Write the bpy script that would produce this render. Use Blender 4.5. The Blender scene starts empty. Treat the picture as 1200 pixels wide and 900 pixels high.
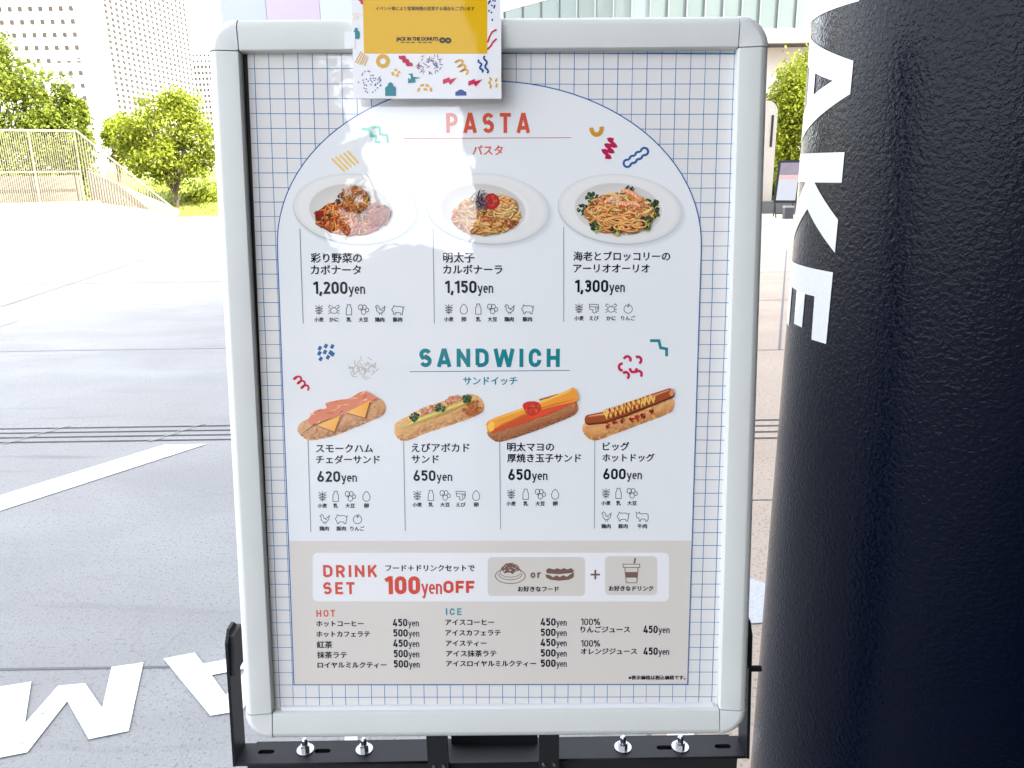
import bpy, bmesh, math, random
import numpy as np
from mathutils import Vector, Matrix
SC = bpy.context.scene
COL = SC.collection
RAD = math.radians
# ------------------------------------------------------------------ camera
F = 900.0                      # focal length in photo pixels (photo 1200 x 900)
PITCH, ROLL, HCAM = RAD(15.5), 0.0155, 1.45
fw = np.array([0, math.cos(PITCH), -math.sin(PITCH)])
_r0 = np.array([1.0, 0, 0]); _u0 = np.array([0, math.sin(PITCH), math.cos(PITCH)])
RT = _r0*math.cos(ROLL) - _u0*math.sin(ROLL)
UP = _u0*math.cos(ROLL) + _r0*math.sin(ROLL)
CAM = np.array([0, 0, HCAM])
cd = bpy.data.cameras.new('camera'); cam = bpy.data.objects.new('camera', cd); COL.objects.link(cam)
cd.sensor_fit = 'HORIZONTAL'; cd.sensor_width = 36.0; cd.lens = 36.0*F/1200.0
cd.clip_start = 0.02; cd.clip_end = 3000
cam.matrix_world = Matrix([[RT[i], UP[i], -fw[i], CAM[i]] for i in range(3)] + [[0, 0, 0, 1]])
SC.camera = cam
# ------------------------------------------------------------------ world, sun, exposure
SUN_EL, SUN_FROM = RAD(50), np.array([0.75, -0.66])   # horizontal direction the sun stands in
w = bpy.data.worlds.new('World'); SC.world = w; w.use_nodes = True
nt = w.node_tree; bg = nt.nodes['Background']; sky = nt.nodes.new('ShaderNodeTexSky')
sky.sky_type = 'NISHITA'; sky.sun_disc = False
sky.sun_elevation = SUN_EL; sky.sun_rotation = math.atan2(SUN_FROM[0], SUN_FROM[1])
sky.dust_density = 2.5; sky.air_density = 1.0
hz = nt.nodes.new('ShaderNodeHueSaturation'); hz.inputs['Saturation'].default_value = .31   # thin haze whitens the sky
nt.links.new(sky.outputs[0], hz.inputs['Color']); nt.links.new(hz.outputs[0], bg.inputs[0]); bg.inputs[1].default_value = 0.15
sl = bpy.data.lights.new('sun', 'SUN'); sun = bpy.data.objects.new('sun', sl); COL.objects.link(sun)
sl.energy = 2.0; sl.angle = RAD(0.5); sl.color = (1.0, 0.95, 0.88)
_d = SUN_FROM/np.linalg.norm(SUN_FROM)
sun.rotation_euler = Vector((_d[0]*math.cos(SUN_EL), _d[1]*math.cos(SUN_EL), math.sin(SUN_EL))).to_track_quat('Z', 'Y').to_euler()
sun.location = (20, -20, 40)
SC.view_settings.view_transform = 'Standard'; SC.view_settings.look = 'None'
SC.view_settings.gamma = 1.0; SC.view_settings.use_curve_mapping = False
SC.view_settings.exposure = 3.05
SC.cycles.max_bounces = 8; SC.cycles.diffuse_bounces = 5; SC.cycles.use_denoising = True
# ------------------------------------------------------------------ measuring helpers: photo pixel -> place in the world
def ray(x, y): return fw + RT*(x-600)/F - UP*(y-450)/F
def gz(x, y, z=0.0):
    d = ray(x, y); return Vector(CAM + d*((z-HCAM)/d[2]))
def gy(x, y, Y):
    d = ray(x, y); return Vector(CAM + d*(Y/d[1]))
# ------------------------------------------------------------------ object helpers
def tag(o, label=None, cat=None, group=None, kind=None):
    if label: o['label'] = label
    if cat: o['category'] = cat
    if group: o['group'] = group
    if kind: o['kind'] = kind
    return o
def empty(name, loc=(0, 0, 0), rz=0.0):
    o = bpy.data.objects.new(name, None); COL.objects.link(o)
    o.location = loc; o.rotation_euler = (0, 0, rz); o.empty_display_size = .05
    return o
def link(name, me, m=None, parent=None):
    o = bpy.data.objects.new(name, me); COL.objects.link(o)
    if m is not None: me.materials.clear(); me.materials.append(m)
    if parent is not None: o.parent = parent
    return o
def obj(name, bm, m, parent=None, smooth=False, bevel=0.0):
    if bevel > 0:
        es = [e for e in bm.edges if len(e.link_faces) == 2 and e.calc_face_angle(0) > .6]
        bmesh.ops.bevel(bm, geom=es, offset=bevel, segments=2, profile=.6, affect='EDGES', clamp_overlap=True)
    bmesh.ops.recalc_face_normals(bm, faces=bm.faces[:])
    me = bpy.data.meshes.new(name); bm.to_mesh(me); bm.free()
    if smooth:
        for p in me.polygons: p.use_smooth = True
        try: me.set_sharp_from_angle(angle=RAD(38))
        except Exception: pass
    return link(name, me, m, parent)
def BM(): return bmesh.new()
def box(bm, x0, x1, y0, y1, z0, z1, M=None):
    vs = [bm.verts.new((x, y, z)) for x in (x0, x1) for y in (y0, y1) for z in (z0, z1)]
    if M is not None:
        for v in vs: v.co = M @ v.co
    for f in ((0, 1, 3, 2), (4, 6, 7, 5), (0, 4, 5, 1), (2, 3, 7, 6), (0, 2, 6, 4), (1, 5, 7, 3)):
        bm.faces.new([vs[i] for i in f])
def prism(bm, pts, z0, z1):
    a = [bm.verts.new((p[0], p[1], z0)) for p in pts]; b = [bm.verts.new((p[0], p[1], z1)) for p in pts]
    n = len(pts)
    bm.faces.new(a[::-1]); bm.faces.new(b)
    for i in range(n): bm.faces.new((a[i], a[(i+1) % n], b[(i+1) % n], b[i]))
def tube(bm, p, q, r0, r1=None, n=10, cap=True):
    r1 = r0 if r1 is None else r1
    p, q = Vector(p), Vector(q); d = (q-p).normalized()
    a = d.orthogonal().normalized(); b = d.cross(a)
    A = [bm.verts.new(p + (a*math.cos(t)+b*math.sin(t))*r0) for t in [2*math.pi*i/n for i in range(n)]]
    B = [bm.verts.new(q + (a*math.cos(t)+b*math.sin(t))*r1) for t in [2*math.pi*i/n for i in range(n)]]
    for i in range(n): bm.faces.new((A[i], A[(i+1) % n], B[(i+1) % n], B[i]))
    if cap: bm.faces.new(A[::-1]); bm.faces.new(B)
def extrude_curve2d(name, loops, h):
    """flat outline(s) with holes -> mesh of thickness h (centred on z=0)"""
    c = bpy.data.curves.new(name, 'CURVE'); c.dimensions = '2D'; c.fill_mode = 'BOTH'; c.extrude = h/2
    for L in loops:
        s = c.splines.new('POLY'); s.points.add(len(L)-1)
        for i, p in enumerate(L): s.points[i].co = (p[0], p[1], 0, 1)
        s.use_cyclic_u = True
    o = bpy.data.objects.new(name, c); COL.objects.link(o); bpy.context.view_layer.update()
    me = bpy.data.meshes.new_from_object(o.evaluated_get(bpy.context.evaluated_depsgraph_get()))
    bpy.data.objects.remove(o); bpy.data.curves.remove(c); me.name = name
    return me
# ------------------------------------------------------------------ materials
def lin(c):
    c = c/255.0
    return c/12.92 if c <= .04045 else ((c+.055)/1.055)**2.4
def mat(name, base, rough=.5, metal=0.0, var=0.0, scale=5.0, bump=0.0, bscale=60.0, coat=0.0, spec=.5, croough=.05):
    m = bpy.data.materials.new(name); m.use_nodes = True
    n = m.node_tree.nodes; L = m.node_tree.links; P = n['Principled BSDF']
    P.inputs['Base Color'].default_value = (*base, 1); P.inputs['Roughness'].default_value = rough
    P.inputs['Metallic'].default_value = metal; P.inputs['Specular IOR Level'].default_value = spec
    P.inputs['Coat Weight'].default_value = coat; P.inputs['Coat Roughness'].default_value = croough
    g = n.new('ShaderNodeNewGeometry')
    if var > 0:
        t = n.new('ShaderNodeTexNoise'); t.inputs['Scale'].default_value = scale; t.inputs['Detail'].default_value = 6
        t.inputs['Roughness'].default_value = .6
        L.new(g.outputs['Position'], t.inputs['Vector'])
        mx = n.new('ShaderNodeMix'); mx.data_type = 'RGBA'
        mx.inputs[6].default_value = (*[max(0, b*(1-var)) for b in base], 1)
        mx.inputs[7].default_value = (*[min(1, b*(1+var)) for b in base], 1)
        L.new(t.outputs['Fac'], mx.inputs[0]); L.new(mx.outputs[2], P.inputs['Base Color'])
    if bump > 0:
        t2 = n.new('ShaderNodeTexNoise'); t2.inputs['Scale'].default_value = bscale; t2.inputs['Detail'].default_value = 4
        L.new(g.outputs['Position'], t2.inputs['Vector'])
        b = n.new('ShaderNodeBump'); b.inputs['Strength'].default_value = bump; b.inputs['Distance'].default_value = .01
        L.new(t2.outputs['Fac'], b.inputs['Height']); L.new(b.outputs[0], P.inputs['Normal'])
    return m
M_frame = mat('cream_aluminium', (.65, .66, .62), .38, 0, .05, 14, .02, 300)
M_cap = mat('cream_plastic', (.67, .675, .65), .42, 0, .04, 20, .03, 400)
M_gap = mat('dark_gap', (.012, .013, .016), .6, 0, .1, 9)
M_black = mat('black_powder_coat', (.009, .010, .013), .40, 0, .25, 30, .06, 900, spec=.22)
M_steel = mat('zinc_steel', (.42, .42, .43), .25, 1.0, .12, 60)
M_white_paint = mat('white_road_paint', (.80, .80, .80), .7, 0, .08, 14, .1, 300)
def wear(m, under, sc=26, lo=.60, hi=.70):
    n = m.node_tree.nodes; L = m.node_tree.links; P = n['Principled BSDF']; src = P.inputs['Base Color'].links[0].from_socket
    g = n.new('ShaderNodeNewGeometry'); t = n.new('ShaderNodeTexNoise'); t.inputs['Scale'].default_value = sc; t.inputs['Detail'].default_value = 9; t.inputs['Roughness'].default_value = .72
    L.new(g.outputs['Position'], t.inputs['Vector']); r = n.new('ShaderNodeMapRange'); r.inputs[1].default_value = lo; r.inputs[2].default_value = hi; L.new(t.outputs['Fac'], r.inputs[0])
    x = n.new('ShaderNodeMix'); x.data_type = 'RGBA'; L.new(r.outputs[0], x.inputs[0]); L.new(src, x.inputs[6]); x.inputs[7].default_value = (*under, 1); L.new(x.outputs[2], P.inputs['Base Color'])
wear(M_white_paint, (.30, .295, .29), 26, .57, .66)
M_vinyl = mat('white_vinyl', (.62, .63, .65), .35, 0, .03, 6, .12, 170)

def ink_material(name, seed=0.0, coat=1.0, crough=.02, wr=.5):
    """printed sheet behind clear film: colour from the print, glossy film on top, gently rippled"""
    m = bpy.data.materials.new(name); m.use_nodes = True
    n = m.node_tree.nodes; L = m.node_tree.links; P = n['Principled BSDF']
    a = n.new('ShaderNodeAttribute'); a.attribute_name = 'Col'
    L.new(a.outputs['Color'], P.inputs['Base Color'])
    P.inputs['Roughness'].default_value = .7; P.inputs['Specular IOR Level'].default_value = .1
    P.inputs['Coat Weight'].default_value = coat; P.inputs['Coat Roughness'].default_value = crough
    P.inputs['Coat IOR'].default_value = 1.64
    g = n.new('ShaderNodeNewGeometry'); mp = n.new('ShaderNodeMapping')
    mp.inputs['Location'].default_value = (seed, seed*.7, 0); mp.inputs['Scale'].default_value = (1, 1, 1)
    L.new(g.outputs['Position'], mp.inputs['Vector'])
    t1 = n.new('ShaderNodeTexNoise'); t1.inputs['Scale'].default_value = 5.0; t1.inputs['Detail'].default_value = 2; t1.inputs['Distortion'].default_value = .6
    t2 = n.new('ShaderNodeTexNoise'); t2.inputs['Scale'].default_value = 26; t2.inputs['Detail'].default_value = 2; t2.inputs['Distortion'].default_value = 1.2
    L.new(mp.outputs[0], t1.inputs['Vector']); L.new(mp.outputs[0], t2.inputs['Vector'])
    ad = n.new('ShaderNodeMath'); ad.operation = 'MULTIPLY_ADD'; ad.inputs[1].default_value = .035
    L.new(t2.outputs['Fac'], ad.inputs[0]); L.new(t1.outputs['Fac'], ad.inputs[2])
    b = n.new('ShaderNodeBump'); b.inputs['Strength'].default_value = wr; b.inputs['Distance'].default_value = .010
    L.new(ad.outputs[0], b.inputs['Height']); L.new(b.outputs[0], P.inputs['Coat Normal'])
    return m
M_ink = ink_material('printed_paper', 0, 1.0, .02, .16)
M_flyer = ink_material('laminated_flyer', 3.1, .22, .05, .30)
# ------------------------------------------------------------------ sign board plane (solved from the photograph)
OX = np.array([-0.30771307, 0.96004548, 1.58652247])    # inner top-left corner of the frame opening
UU = np.array([0.99996911, -2.53515819e-04, -7.8563885e-03])
VV = np.array([-0.00781246, -0.14235831, -0.98978436])   # down
NN = np.cross(VV, UU); NN /= np.linalg.norm(NN)
if NN[1] > 0: NN = -NN
WO, HO, FWID = .574, .8117, .036
def frame_matrix(o, x, y, n): return Matrix([[x[i], y[i], n[i], o[i]] for i in range(3)] + [[0, 0, 0, 1]])
SIGN_M = frame_matrix(OX, UU, -VV, NN)                  # local x right, y up, z towards the viewer
# poster lies 5 mm behind the frame's lip and is hung a touch level
_c, _s = math.cos(.0080), math.sin(.0080)
PU = UU*_c + VV*_s; PV = VV*_c - UU*_s
PO = OX - NN*.0045
POSTER_M = frame_matrix(PO, PU, -PV, NN)
class Plane:
    def __init__(s, M): s.M = M; s.I = M.inverted(); s.n = np.array(M.col[2][:3]); s.o = np.array(M.col[3][:3])
    def q(s, x, y):
        d = ray(x, y); t = ((s.o-CAM)@s.n)/(d@s.n)
        p = s.I @ Vector(CAM + d*t); return p.x, p.y
PP = Plane(POSTER_M)
PAPER = [lin(214), lin(222), lin(240)]
def ink(r, g, b, k=.80):
    return tuple(min(.95, lin(c)/p*k) for c, p in zip((r, g, b), PAPER))
class Print:
    """collects flat coloured polygons on a plane; px = photo pixels, lc = local metres"""
    def __init__(s, plane): s.p = plane; s.v = []; s.f = []; s.c = []; s.z = 0.0; s.dz = 2.5e-6
    def poly(s, pts, col, px=True, cols=None):
        i = len(s.v)
        for k, a in enumerate(pts):
            x, y = s.p.q(*a) if px else a
            s.v.append((x, y, s.z)); s.c.append(cols[k] if cols else col)
        s.f.append(list(range(i, i+len(pts)))); s.z += s.dz
    def ribbon(s, pts, wd, col, px=True, closed=False, wend=None, jit=0.0):
        P0 = [np.array(s.p.q(*a) if px else a, float) for a in pts]
        P = [P0[0]]+[b for a, b in zip(P0, P0[1:]) if np.linalg.norm(b-a) > 1e-7]
        k = (np.linalg.norm(np.array(s.p.q(pts[0][0]+1, pts[0][1]))-np.array(s.p.q(*pts[0]))) if px else 1.0)
        hw = wd*k/2; n = len(P); L = []; R = []
        for i in range(n):
            if closed: a, b = P[i]-P[i-1], P[(i+1) % n]-P[i]
            else: a = P[i]-P[i-1] if i else P[1]-P[0]; b = P[i+1]-P[i] if i < n-1 else P[-1]-P[-2]
            a = a/(np.linalg.norm(a)+1e-12); b = b/(np.linalg.norm(b)+1e-12)
            na = np.array([-a[1], a[0]]); nb = np.array([-b[1], b[0]]); m = na+nb; lm = m@m
            m = na if lm < .3 else m*2/lm
            h = hw
            if wend is not None: h = hw*(1-(1-wend)*abs(2*i/(n-1)-1)**2)
            L.append(P[i]+m*h); R.append(P[i]-m*h)
        i0 = len(s.v)
        for a, b in zip(L, R):
            cc = col if jit == 0 else tuple(max(0, c*(1+random.uniform(-jit, jit))) for c in col)
            s.v += [(a[0], a[1], s.z), (b[0], b[1], s.z)]; s.c += [cc, cc]
        for i in range(n if closed else n-1):
            j = (i+1) % n; s.f.append([i0+2*i, i0+2*j, i0+2*j+1, i0+2*i+1])
        s.z += s.dz
    def disc(s, cx, cy, rx, ry, col, rot=0, n=20, jit=0.0, px=True, cc=None):
        pts = []
        for k in range(n):
            t = 2*math.pi*k/n; r = 1+random.uniform(-jit, jit)
            x, y = rx*math.cos(t)*r, ry*math.sin(t)*r
            pts.append((cx+x*math.cos(rot)-y*math.sin(rot), cy+x*math.sin(rot)+y*math.cos(rot)))
        if cc is None: s.poly(pts, col, px)
        else:   # fan with its own centre colour
            for k in range(n):
                z = s.z; s.poly([(cx, cy), pts[k], pts[(k+1) % n]], col, px, [cc, col, col]); s.z = z
            s.z += s.dz
    def rrect(s, x0, y0, x1, y1, r, col, px=True):
        pts = []
        for cx, cy, a in ((x1-r, y0+r, -90), (x1-r, y1-r, 0), (x0+r, y1-r, 90), (x0+r, y0+r, 180)):
            for k in range(7):
                t = RAD(a+15*k); pts.append((cx+r*math.cos(t), cy+r*math.sin(t)))
        s.poly(pts, col, px)
    def mesh(s, me, col):
        """add a ready flat mesh given in local metres"""
        i = len(s.v)
        for v in me.vertices: s.v.append((v.co.x, v.co.y, s.z)); s.c.append(col)
        for p in me.polygons: s.f.append([i+k for k in p.vertices])
        s.z += s.dz
    def build(s, name, m, parent, z0):
        me = bpy.data.meshes.new(name)
        me.from_pydata([(a, b, c+z0) for a, b, c in s.v], [], s.f)
        ca = me.color_attributes.new('Col', 'FLOAT_COLOR', 'POINT')
        ca.data.foreach_set('color', np.array([(*c, 1) for c in s.c], dtype=np.float32).ravel())
        # face everything towards the viewer
        bm = BM(); bm.from_mesh(me)
        for f in bm.faces:
            f.normal_update()
            if f.normal.z < 0: f.normal_flip()
        bm.to_mesh(me); bm.free()
        return link(name, me, m, parent)
# ------------------------------------------------------------------ lettering
TXT = {}
def text_mesh(s, bold=0.0, space=1.0):
    k = (s, bold, space)
    if k not in TXT:
        c = bpy.data.curves.new('lettering', 'FONT'); c.body = s; c.size = 1.0; c.offset = bold; c.space_character = space
        c.dimensions = '2D'; c.fill_mode = 'BOTH'; c.resolution_u = 3
        o = bpy.data.objects.new('lettering', c); COL.objects.link(o); bpy.context.view_layer.update()
        me = bpy.data.meshes.new_from_object(o.evaluated_get(bpy.context.evaluated_depsgraph_get()))
        bpy.data.objects.remove(o); bpy.data.curves.remove(c); TXT[k] = me
    return TXT[k]
def jtext(pr, s, x0, x1, cy, col, heavy=.55, h=None, bold=0.0):
    """Japanese (or plain) line fitted between pixel columns x0..x1, centred on row cy; heavy = pixels of extra weight"""
    me = text_mesh(s, bold)
    V = np.array([v.co[:2] for v in me.vertices]); lo, hi = V.min(0), V.max(0)
    a = np.array(pr.p.q(x0, cy)); b = np.array(pr.p.q(x1, cy)); wd = b[0]-a[0]
    k = wd/(hi[0]-lo[0])
    ky = k if h is None else h*(wd/(x1-x0))/(hi[1]-lo[1])
    # CJK lines sit on a common em box: centre on it, not on the ink
    mid = .36 if h is None else (lo[1]+hi[1])/2
    cyl = (a[1]+b[1])/2; pxs = wd/(x1-x0)
    T = [((v.co.x-lo[0])*k+a[0], (v.co.y-mid)*ky+cyl) for v in me.vertices]
    offs = [(0, 0)] if heavy <= 0 else [(-heavy/2, 0), (heavy/2, 0), (0, heavy*.35), (0, -heavy*.35)]
    for dx, dy in offs:
        i = len(pr.v)
        for x, y in T: pr.v.append((x+dx*pxs, y+dy*pxs, pr.z)); pr.c.append(col)
        for p in me.polygons: pr.f.append([i+q for q in p.vertices])
        pr.z += pr.dz
def arc(cx, cy, rx, ry, a0, a1, n=10):
    return [(cx+rx*math.cos(RAD(a0+(a1-a0)*i/n)), cy+ry*math.sin(RAD(a0+(a1-a0)*i/n))) for i in range(n+1)]
def glyph(ch, t):
    """road-sign style strokes, cap height 1: returns advance width and centre-line strokes"""
    l, b, T = t/2, t/2, 1-t/2
    def O(w):
        r = w-t/2; q = (r-l)/2; cx = (l+r)/2; ry = min(q*1.05, .30)
        return [arc(cx, T-ry, q, ry, 0, 180)+arc(cx, b+ry, q, ry, 180, 360)+[(r, T-ry)]]
    if ch in 'O0': w = .66 if ch == 'O' else .60; return w, O(w)
    if ch == '1': w = .40; return w, [[(0.02, T-.13), (w-l-.02, T+.02), (w-l, T+.02)], [(w-l, 0), (w-l, 1)]]
    if ch == '2': w = .57; r = w-l; return w, [arc(w/2, T-(r-l)/2, (r-l)/2, (r-l)/2, 165, -20)+[(l+.03, b), (w, b)]]
    if ch == '3': w = .57; q = (w-t)/2; return w, [arc(w/2, T-.21, q, .21, 160, -90)+arc(w/2, b+.25, q, .25, 90, -160)]
    if ch == '4': w = .62; return w, [[(w, .24), (l, .24), (w*.55, 1)], [(w*.72, 0), (w*.72, .52)]]
    if ch == '5': w = .58; q = (w-t)/2; return w, [[(w-.04, T), (l+.04, T), (l+.03, .5)]+arc(w/2, b+.27, q, .27, 130, -155)]
    if ch == '6': w = .60; q = (w-t)/2; return w, [arc(w/2, b+q, q, q, 0, 360, 18), [(w*.62, 1), (l+.03, b+q+.10)]]
    if ch == ',': w = .2; return w, [[(.13, t), (.04, -.16)]]
    if ch == 'P': w = .60; r = w-l; return w, [[(l, 0), (l, 1)], [(l, T), (r-.23, T)]+arc(r-.23, T-.235, .23, .235, 90, -90)+[(l, T-.47)]]
    if ch == 'R': w = .63; r = w-l-.02; return w, [[(l, 0), (l, 1)], [(l, T), (r-.23, T)]+arc(r-.23, T-.235, .23, .235, 90, -90)+[(l, T-.47)], [(w*.48, T-.47), (w-l, 0)]]
    if ch == 'A': w = .70; return w, [[(l*.9, 0), (w/2-.01, 1)], [(w-l*.9, 0), (w/2+.01, 1)], [(.17, .26), (w-.17, .26)]]
    if ch == 'S': w = .60; q = (w-t)/2; return w, [arc(w/2, T-.225, q, .225, 25, 250)[:-1]+[(w/2-.02, .535), (w/2+.06, .49)]+arc(w/2, b+.225, q, .225, 70, -155)]
    if ch == 'T': w = .58; return w, [[(0, T), (w, T)], [(w/2, 0), (w/2, 1)]]
    if ch == 'N': w = .66; return w, [[(l, 0), (l, 1)], [(w-l, 0), (w-l, 1)], [(l, T), (w-l, b)]]
    if ch == 'D': w = .64; r = w-l; return w, [[(l, b), (l, T), (r-.26, T)]+arc(r-.26, T-.27, .26, .27, 90, 0)+arc(r-.26, b+.27, .26, .27, 0, -90)+[(l, b)]]
    if ch == 'W': w = .98; return w, [[(l*.8, 1), (w*.27, 0)], [(w*.27, 0), (w*.5, .95)], [(w*.5, .95), (w*.73, 0)], [(w*.73, 0), (w-l*.8, 1)]]
    if ch == 'I': return t, [[(l, 0), (l, 1)]]
    if ch == 'C': w = .62; q = (w-t)/2; ry = .29; return w, [arc(w/2, T-ry, q, ry, 0, 180)+arc(w/2, b+ry, q, ry, 180, 360)]
    if ch == 'H': w = .64; return w, [[(l, 0), (l, 1)], [(w-l, 0), (w-l, 1)], [(l, .5), (w-l, .5)]]
    if ch == 'K': w = .64; return w, [[(l, 0), (l, 1)], [(w-l, 1), (l+.02, .38)], [(w*.42, .58), (w-l*.9, 0)]]
    if ch == 'E': w = .54; return w, [[(l, 0), (l, 1)], [(l, T), (w, T)], [(l, .5), (w*.92, .5)], [(l, b), (w, b)]]
    if ch == 'F': w = .54; return w, [[(l, 0), (l, 1)], [(l, T), (w, T)], [(l, .49), (w*.92, .49)]]
    if ch == 'y': w = .56; return w, [[(l*.8, .72), (w*.52, .06)], [(w-l*.8, .72), (w*.42, -.2), (w*.12, -.2)]]
    if ch == 'e': w = .52; q = (w-t)/2; ry = .36-t/2; return w, [[(l, .38), (w-l, .38)]+arc(w/2, .36, q, ry, 5, 310)]
    if ch == 'n': w = .50; q = (w-t)/2; return w, [[(l, 0), (l, .72)], [(l, .4)]+arc(w/2, .72-t/2-q, q, q, 180, 0)+[(w-l, 0)]]
    if ch == 'o': w = .52; q = (w-t)/2; return w, [arc(w/2, .36, q, .36-t/2, 0, 360, 16)]
    if ch == 'r': w = .34; return w, [[(l, 0), (l, .72)], [(l, .42)]+arc(.34, .36, .34-l, .3, 170, 88)]
    if ch == '%': w = .95; return w, [arc(.2, .74, .14, .18, 0, 360, 14), arc(.75, .26, .14, .18, 0, 360, 14), [(.22, 0), (.74, 1)]]
    if ch == '+': w = .6; return w, [[(0, .42), (w, .42)], [(w/2, .12), (w/2, .72)]]
    return .3, []
def ltext(pr, s, x0, x1, ytop, ybot, col, t=.17, track=.14):
    a = np.array(pr.p.q(x0, ybot)); b = np.array(pr.p.q(x1, ybot)); c = np.array(pr.p.q(x0, ytop))
    wd, h = b[0]-a[0], c[1]-a[1]
    adv = 0; G = []
    for ch in s:
        gw, st = glyph(ch, t); G.append((adv, st)); adv += gw+track
    adv -= track; kx = wd/adv; y0 = (a[1]+b[1])/2
    for x, st in G:
        for pl in st:
            pr.ribbon([(a[0]+(x+p[0])*kx, y0+p[1]*h) for p in pl], t*(kx*.6+h*.4), col, px=False)
# ================================================================== THE PLACE
def ground_material():
    m = bpy.data.materials.new('pale_concrete_paving'); m.use_nodes = True
    n = m.node_tree.nodes; L = m.node_tree.links; P = n['Principled BSDF']; P.inputs['Roughness'].default_value = .95
    P.inputs['Specular IOR Level'].default_value = .06
    g = n.new('ShaderNodeNewGeometry')
    def noise(sc, det=5, dist=0.0, stretch=None):
        t = n.new('ShaderNodeTexNoise'); t.inputs['Scale'].default_value = sc; t.inputs['Detail'].default_value = det; t.inputs['Distortion'].default_value = dist
        if stretch:
            mp = n.new('ShaderNodeMapping'); mp.inputs['Scale'].default_value = stretch
            L.new(g.outputs['Position'], mp.inputs['Vector']); L.new(mp.outputs[0], t.inputs['Vector'])
        else: L.new(g.outputs['Position'], t.inputs['Vector'])
        return t.outputs['Fac']
    def ramp(v, a, b):
        r = n.new('ShaderNodeMapRange'); r.inputs[1].default_value = a; r.inputs[2].default_value = b; L.new(v, r.inputs[0]); return r.outputs[0]
    def mix(f, a, b):
        x = n.new('ShaderNodeMix'); x.data_type = 'RGBA'
        for i, c in ((6, a), (7, b)):
            if isinstance(c, tuple): x.inputs[i].default_value = (*c, 1)
            else: L.new(c, x.inputs[i])
        L.new(f, x.inputs[0]); return x.outputs[2]
    c = mix(ramp(noise(.9, 6, .4, (1, 2.2, 1)), .35, .68), (.30, .30, .298), (.36, .36, .357))
    c = mix(ramp(noise(.25, 3), .45, .62), c, mix(noise(2.2), (.295, .287, .28), (.345, .336, .327)))
    # the ground right of the sign is coloured warmer and lighter
    sx = n.new('ShaderNodeSeparateXYZ'); L.new(g.outputs['Position'], sx.inputs[0])
    c = mix(ramp(sx.outputs[0], .35, .36), c, mix(ramp(noise(1.3, 6), .3, .7), (.45, .36, .285), (.53, .435, .355)))
    sp = ramp(noise(190, 2), .60, .72)
    c = mix(sp, c, (.25, .245, .245))
    sp2 = ramp(noise(38, 6, .6, (1, 1.8, 1)), .64, .76)
    c = mix(sp2, c, (.29, .285, .285))
    st = ramp(noise(3.0, 9, .3, (.3, 2.6, 1)), .62, .80); c = mix(st, c, (.235, .23, .23))
    gr = ramp(noise(75, 8, .2), .56, .66); c = mix(gr, c, (.25, .245, .24)); gr2 = ramp(noise(420, 2), .62, .70); c = mix(gr2, c, (.20, .195, .19))
    v = n.new('ShaderNodeTexVoronoi'); v.feature = 'DISTANCE_TO_EDGE'; v.inputs['Scale'].default_value = .45
    vm = n.new('ShaderNodeVectorMath'); vm.operation = 'ADD'; nz = n.new('ShaderNodeTexNoise'); nz.inputs['Scale'].default_value = 1.6; nz.inputs['Detail'].default_value = 6
    L.new(g.outputs['Position'], nz.inputs['Vector']); L.new(g.outputs['Position'], vm.inputs[0]); L.new(nz.outputs['Color'], vm.inputs[1]); L.new(vm.outputs[0], v.inputs['Vector'])
    cr = n.new('ShaderNodeMapRange'); cr.inputs[1].default_value = .0; cr.inputs[2].default_value = .004; cr.inputs[3].default_value = .14; cr.inputs[4].default_value = 0.0; L.new(v.outputs['Distance'], cr.inputs[0])
    c = mix(cr.outputs[0], c, (.16, .155, .155))
    L.new(c, P.inputs['Base Color'])
    b = n.new('ShaderNodeBump'); b.inputs['Strength'].default_value = .55; b.inputs['Distance'].default_value = .006
    L.new(noise(120, 4), b.inputs['Height']); L.new(b.outputs[0], P.inputs['Normal'])
    return m
M_ground = ground_material()
M_joint = mat('dark_joint', (.16, .16, .17), .9)
M_slot = mat('drain_slot', (.035, .035, .04), .7)
bm = BM(); s_ = 900
vs = [bm.verts.new(p) for p in ((-s_, -60, 0), (s_, -60, 0), (s_, 1200, 0), (-s_, 1200, 0))]; bm.faces.new(vs)
tag(obj('plaza_ground', bm, M_ground), kind='structure')
def strip(bm, p, q, wd, z):
    p, q = Vector((p[0], p[1], 0)), Vector((q[0], q[1], 0)); d = (q-p).normalized(); s = Vector((-d.y, d.x, 0))*wd/2
    bm.faces.new([bm.verts.new((v.x, v.y, z)) for v in (p-s, p+s, q+s, q-s)])
bm = BM()
for y in (2.04, 6.53, 10.9, 15.2, 19.5, 24): strip(bm, (-18, y+.02), (.345, y), .010 if y < 8 else .03, .002)
for y, wd in ((3.2, .010), (6.15, .018), (8.6, .02), (11.0, .03), (15.6, .03), (20, .03)): strip(bm, (.345, y), (22, y), wd, .002)
strip(bm, (-5.99, 8.95), (-7.3, 19.3), .03, .0025); strip(bm, (.35, -3), (.35, 24), .012, .0025); strip(bm, (2.2, 6.15), (5.0, 14.0), .02, .0028); strip(bm, (-5.2, -3), (-5.2, 8), .012, .0028)
tag(obj('paving_joints', bm, M_joint), kind='structure')
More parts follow.
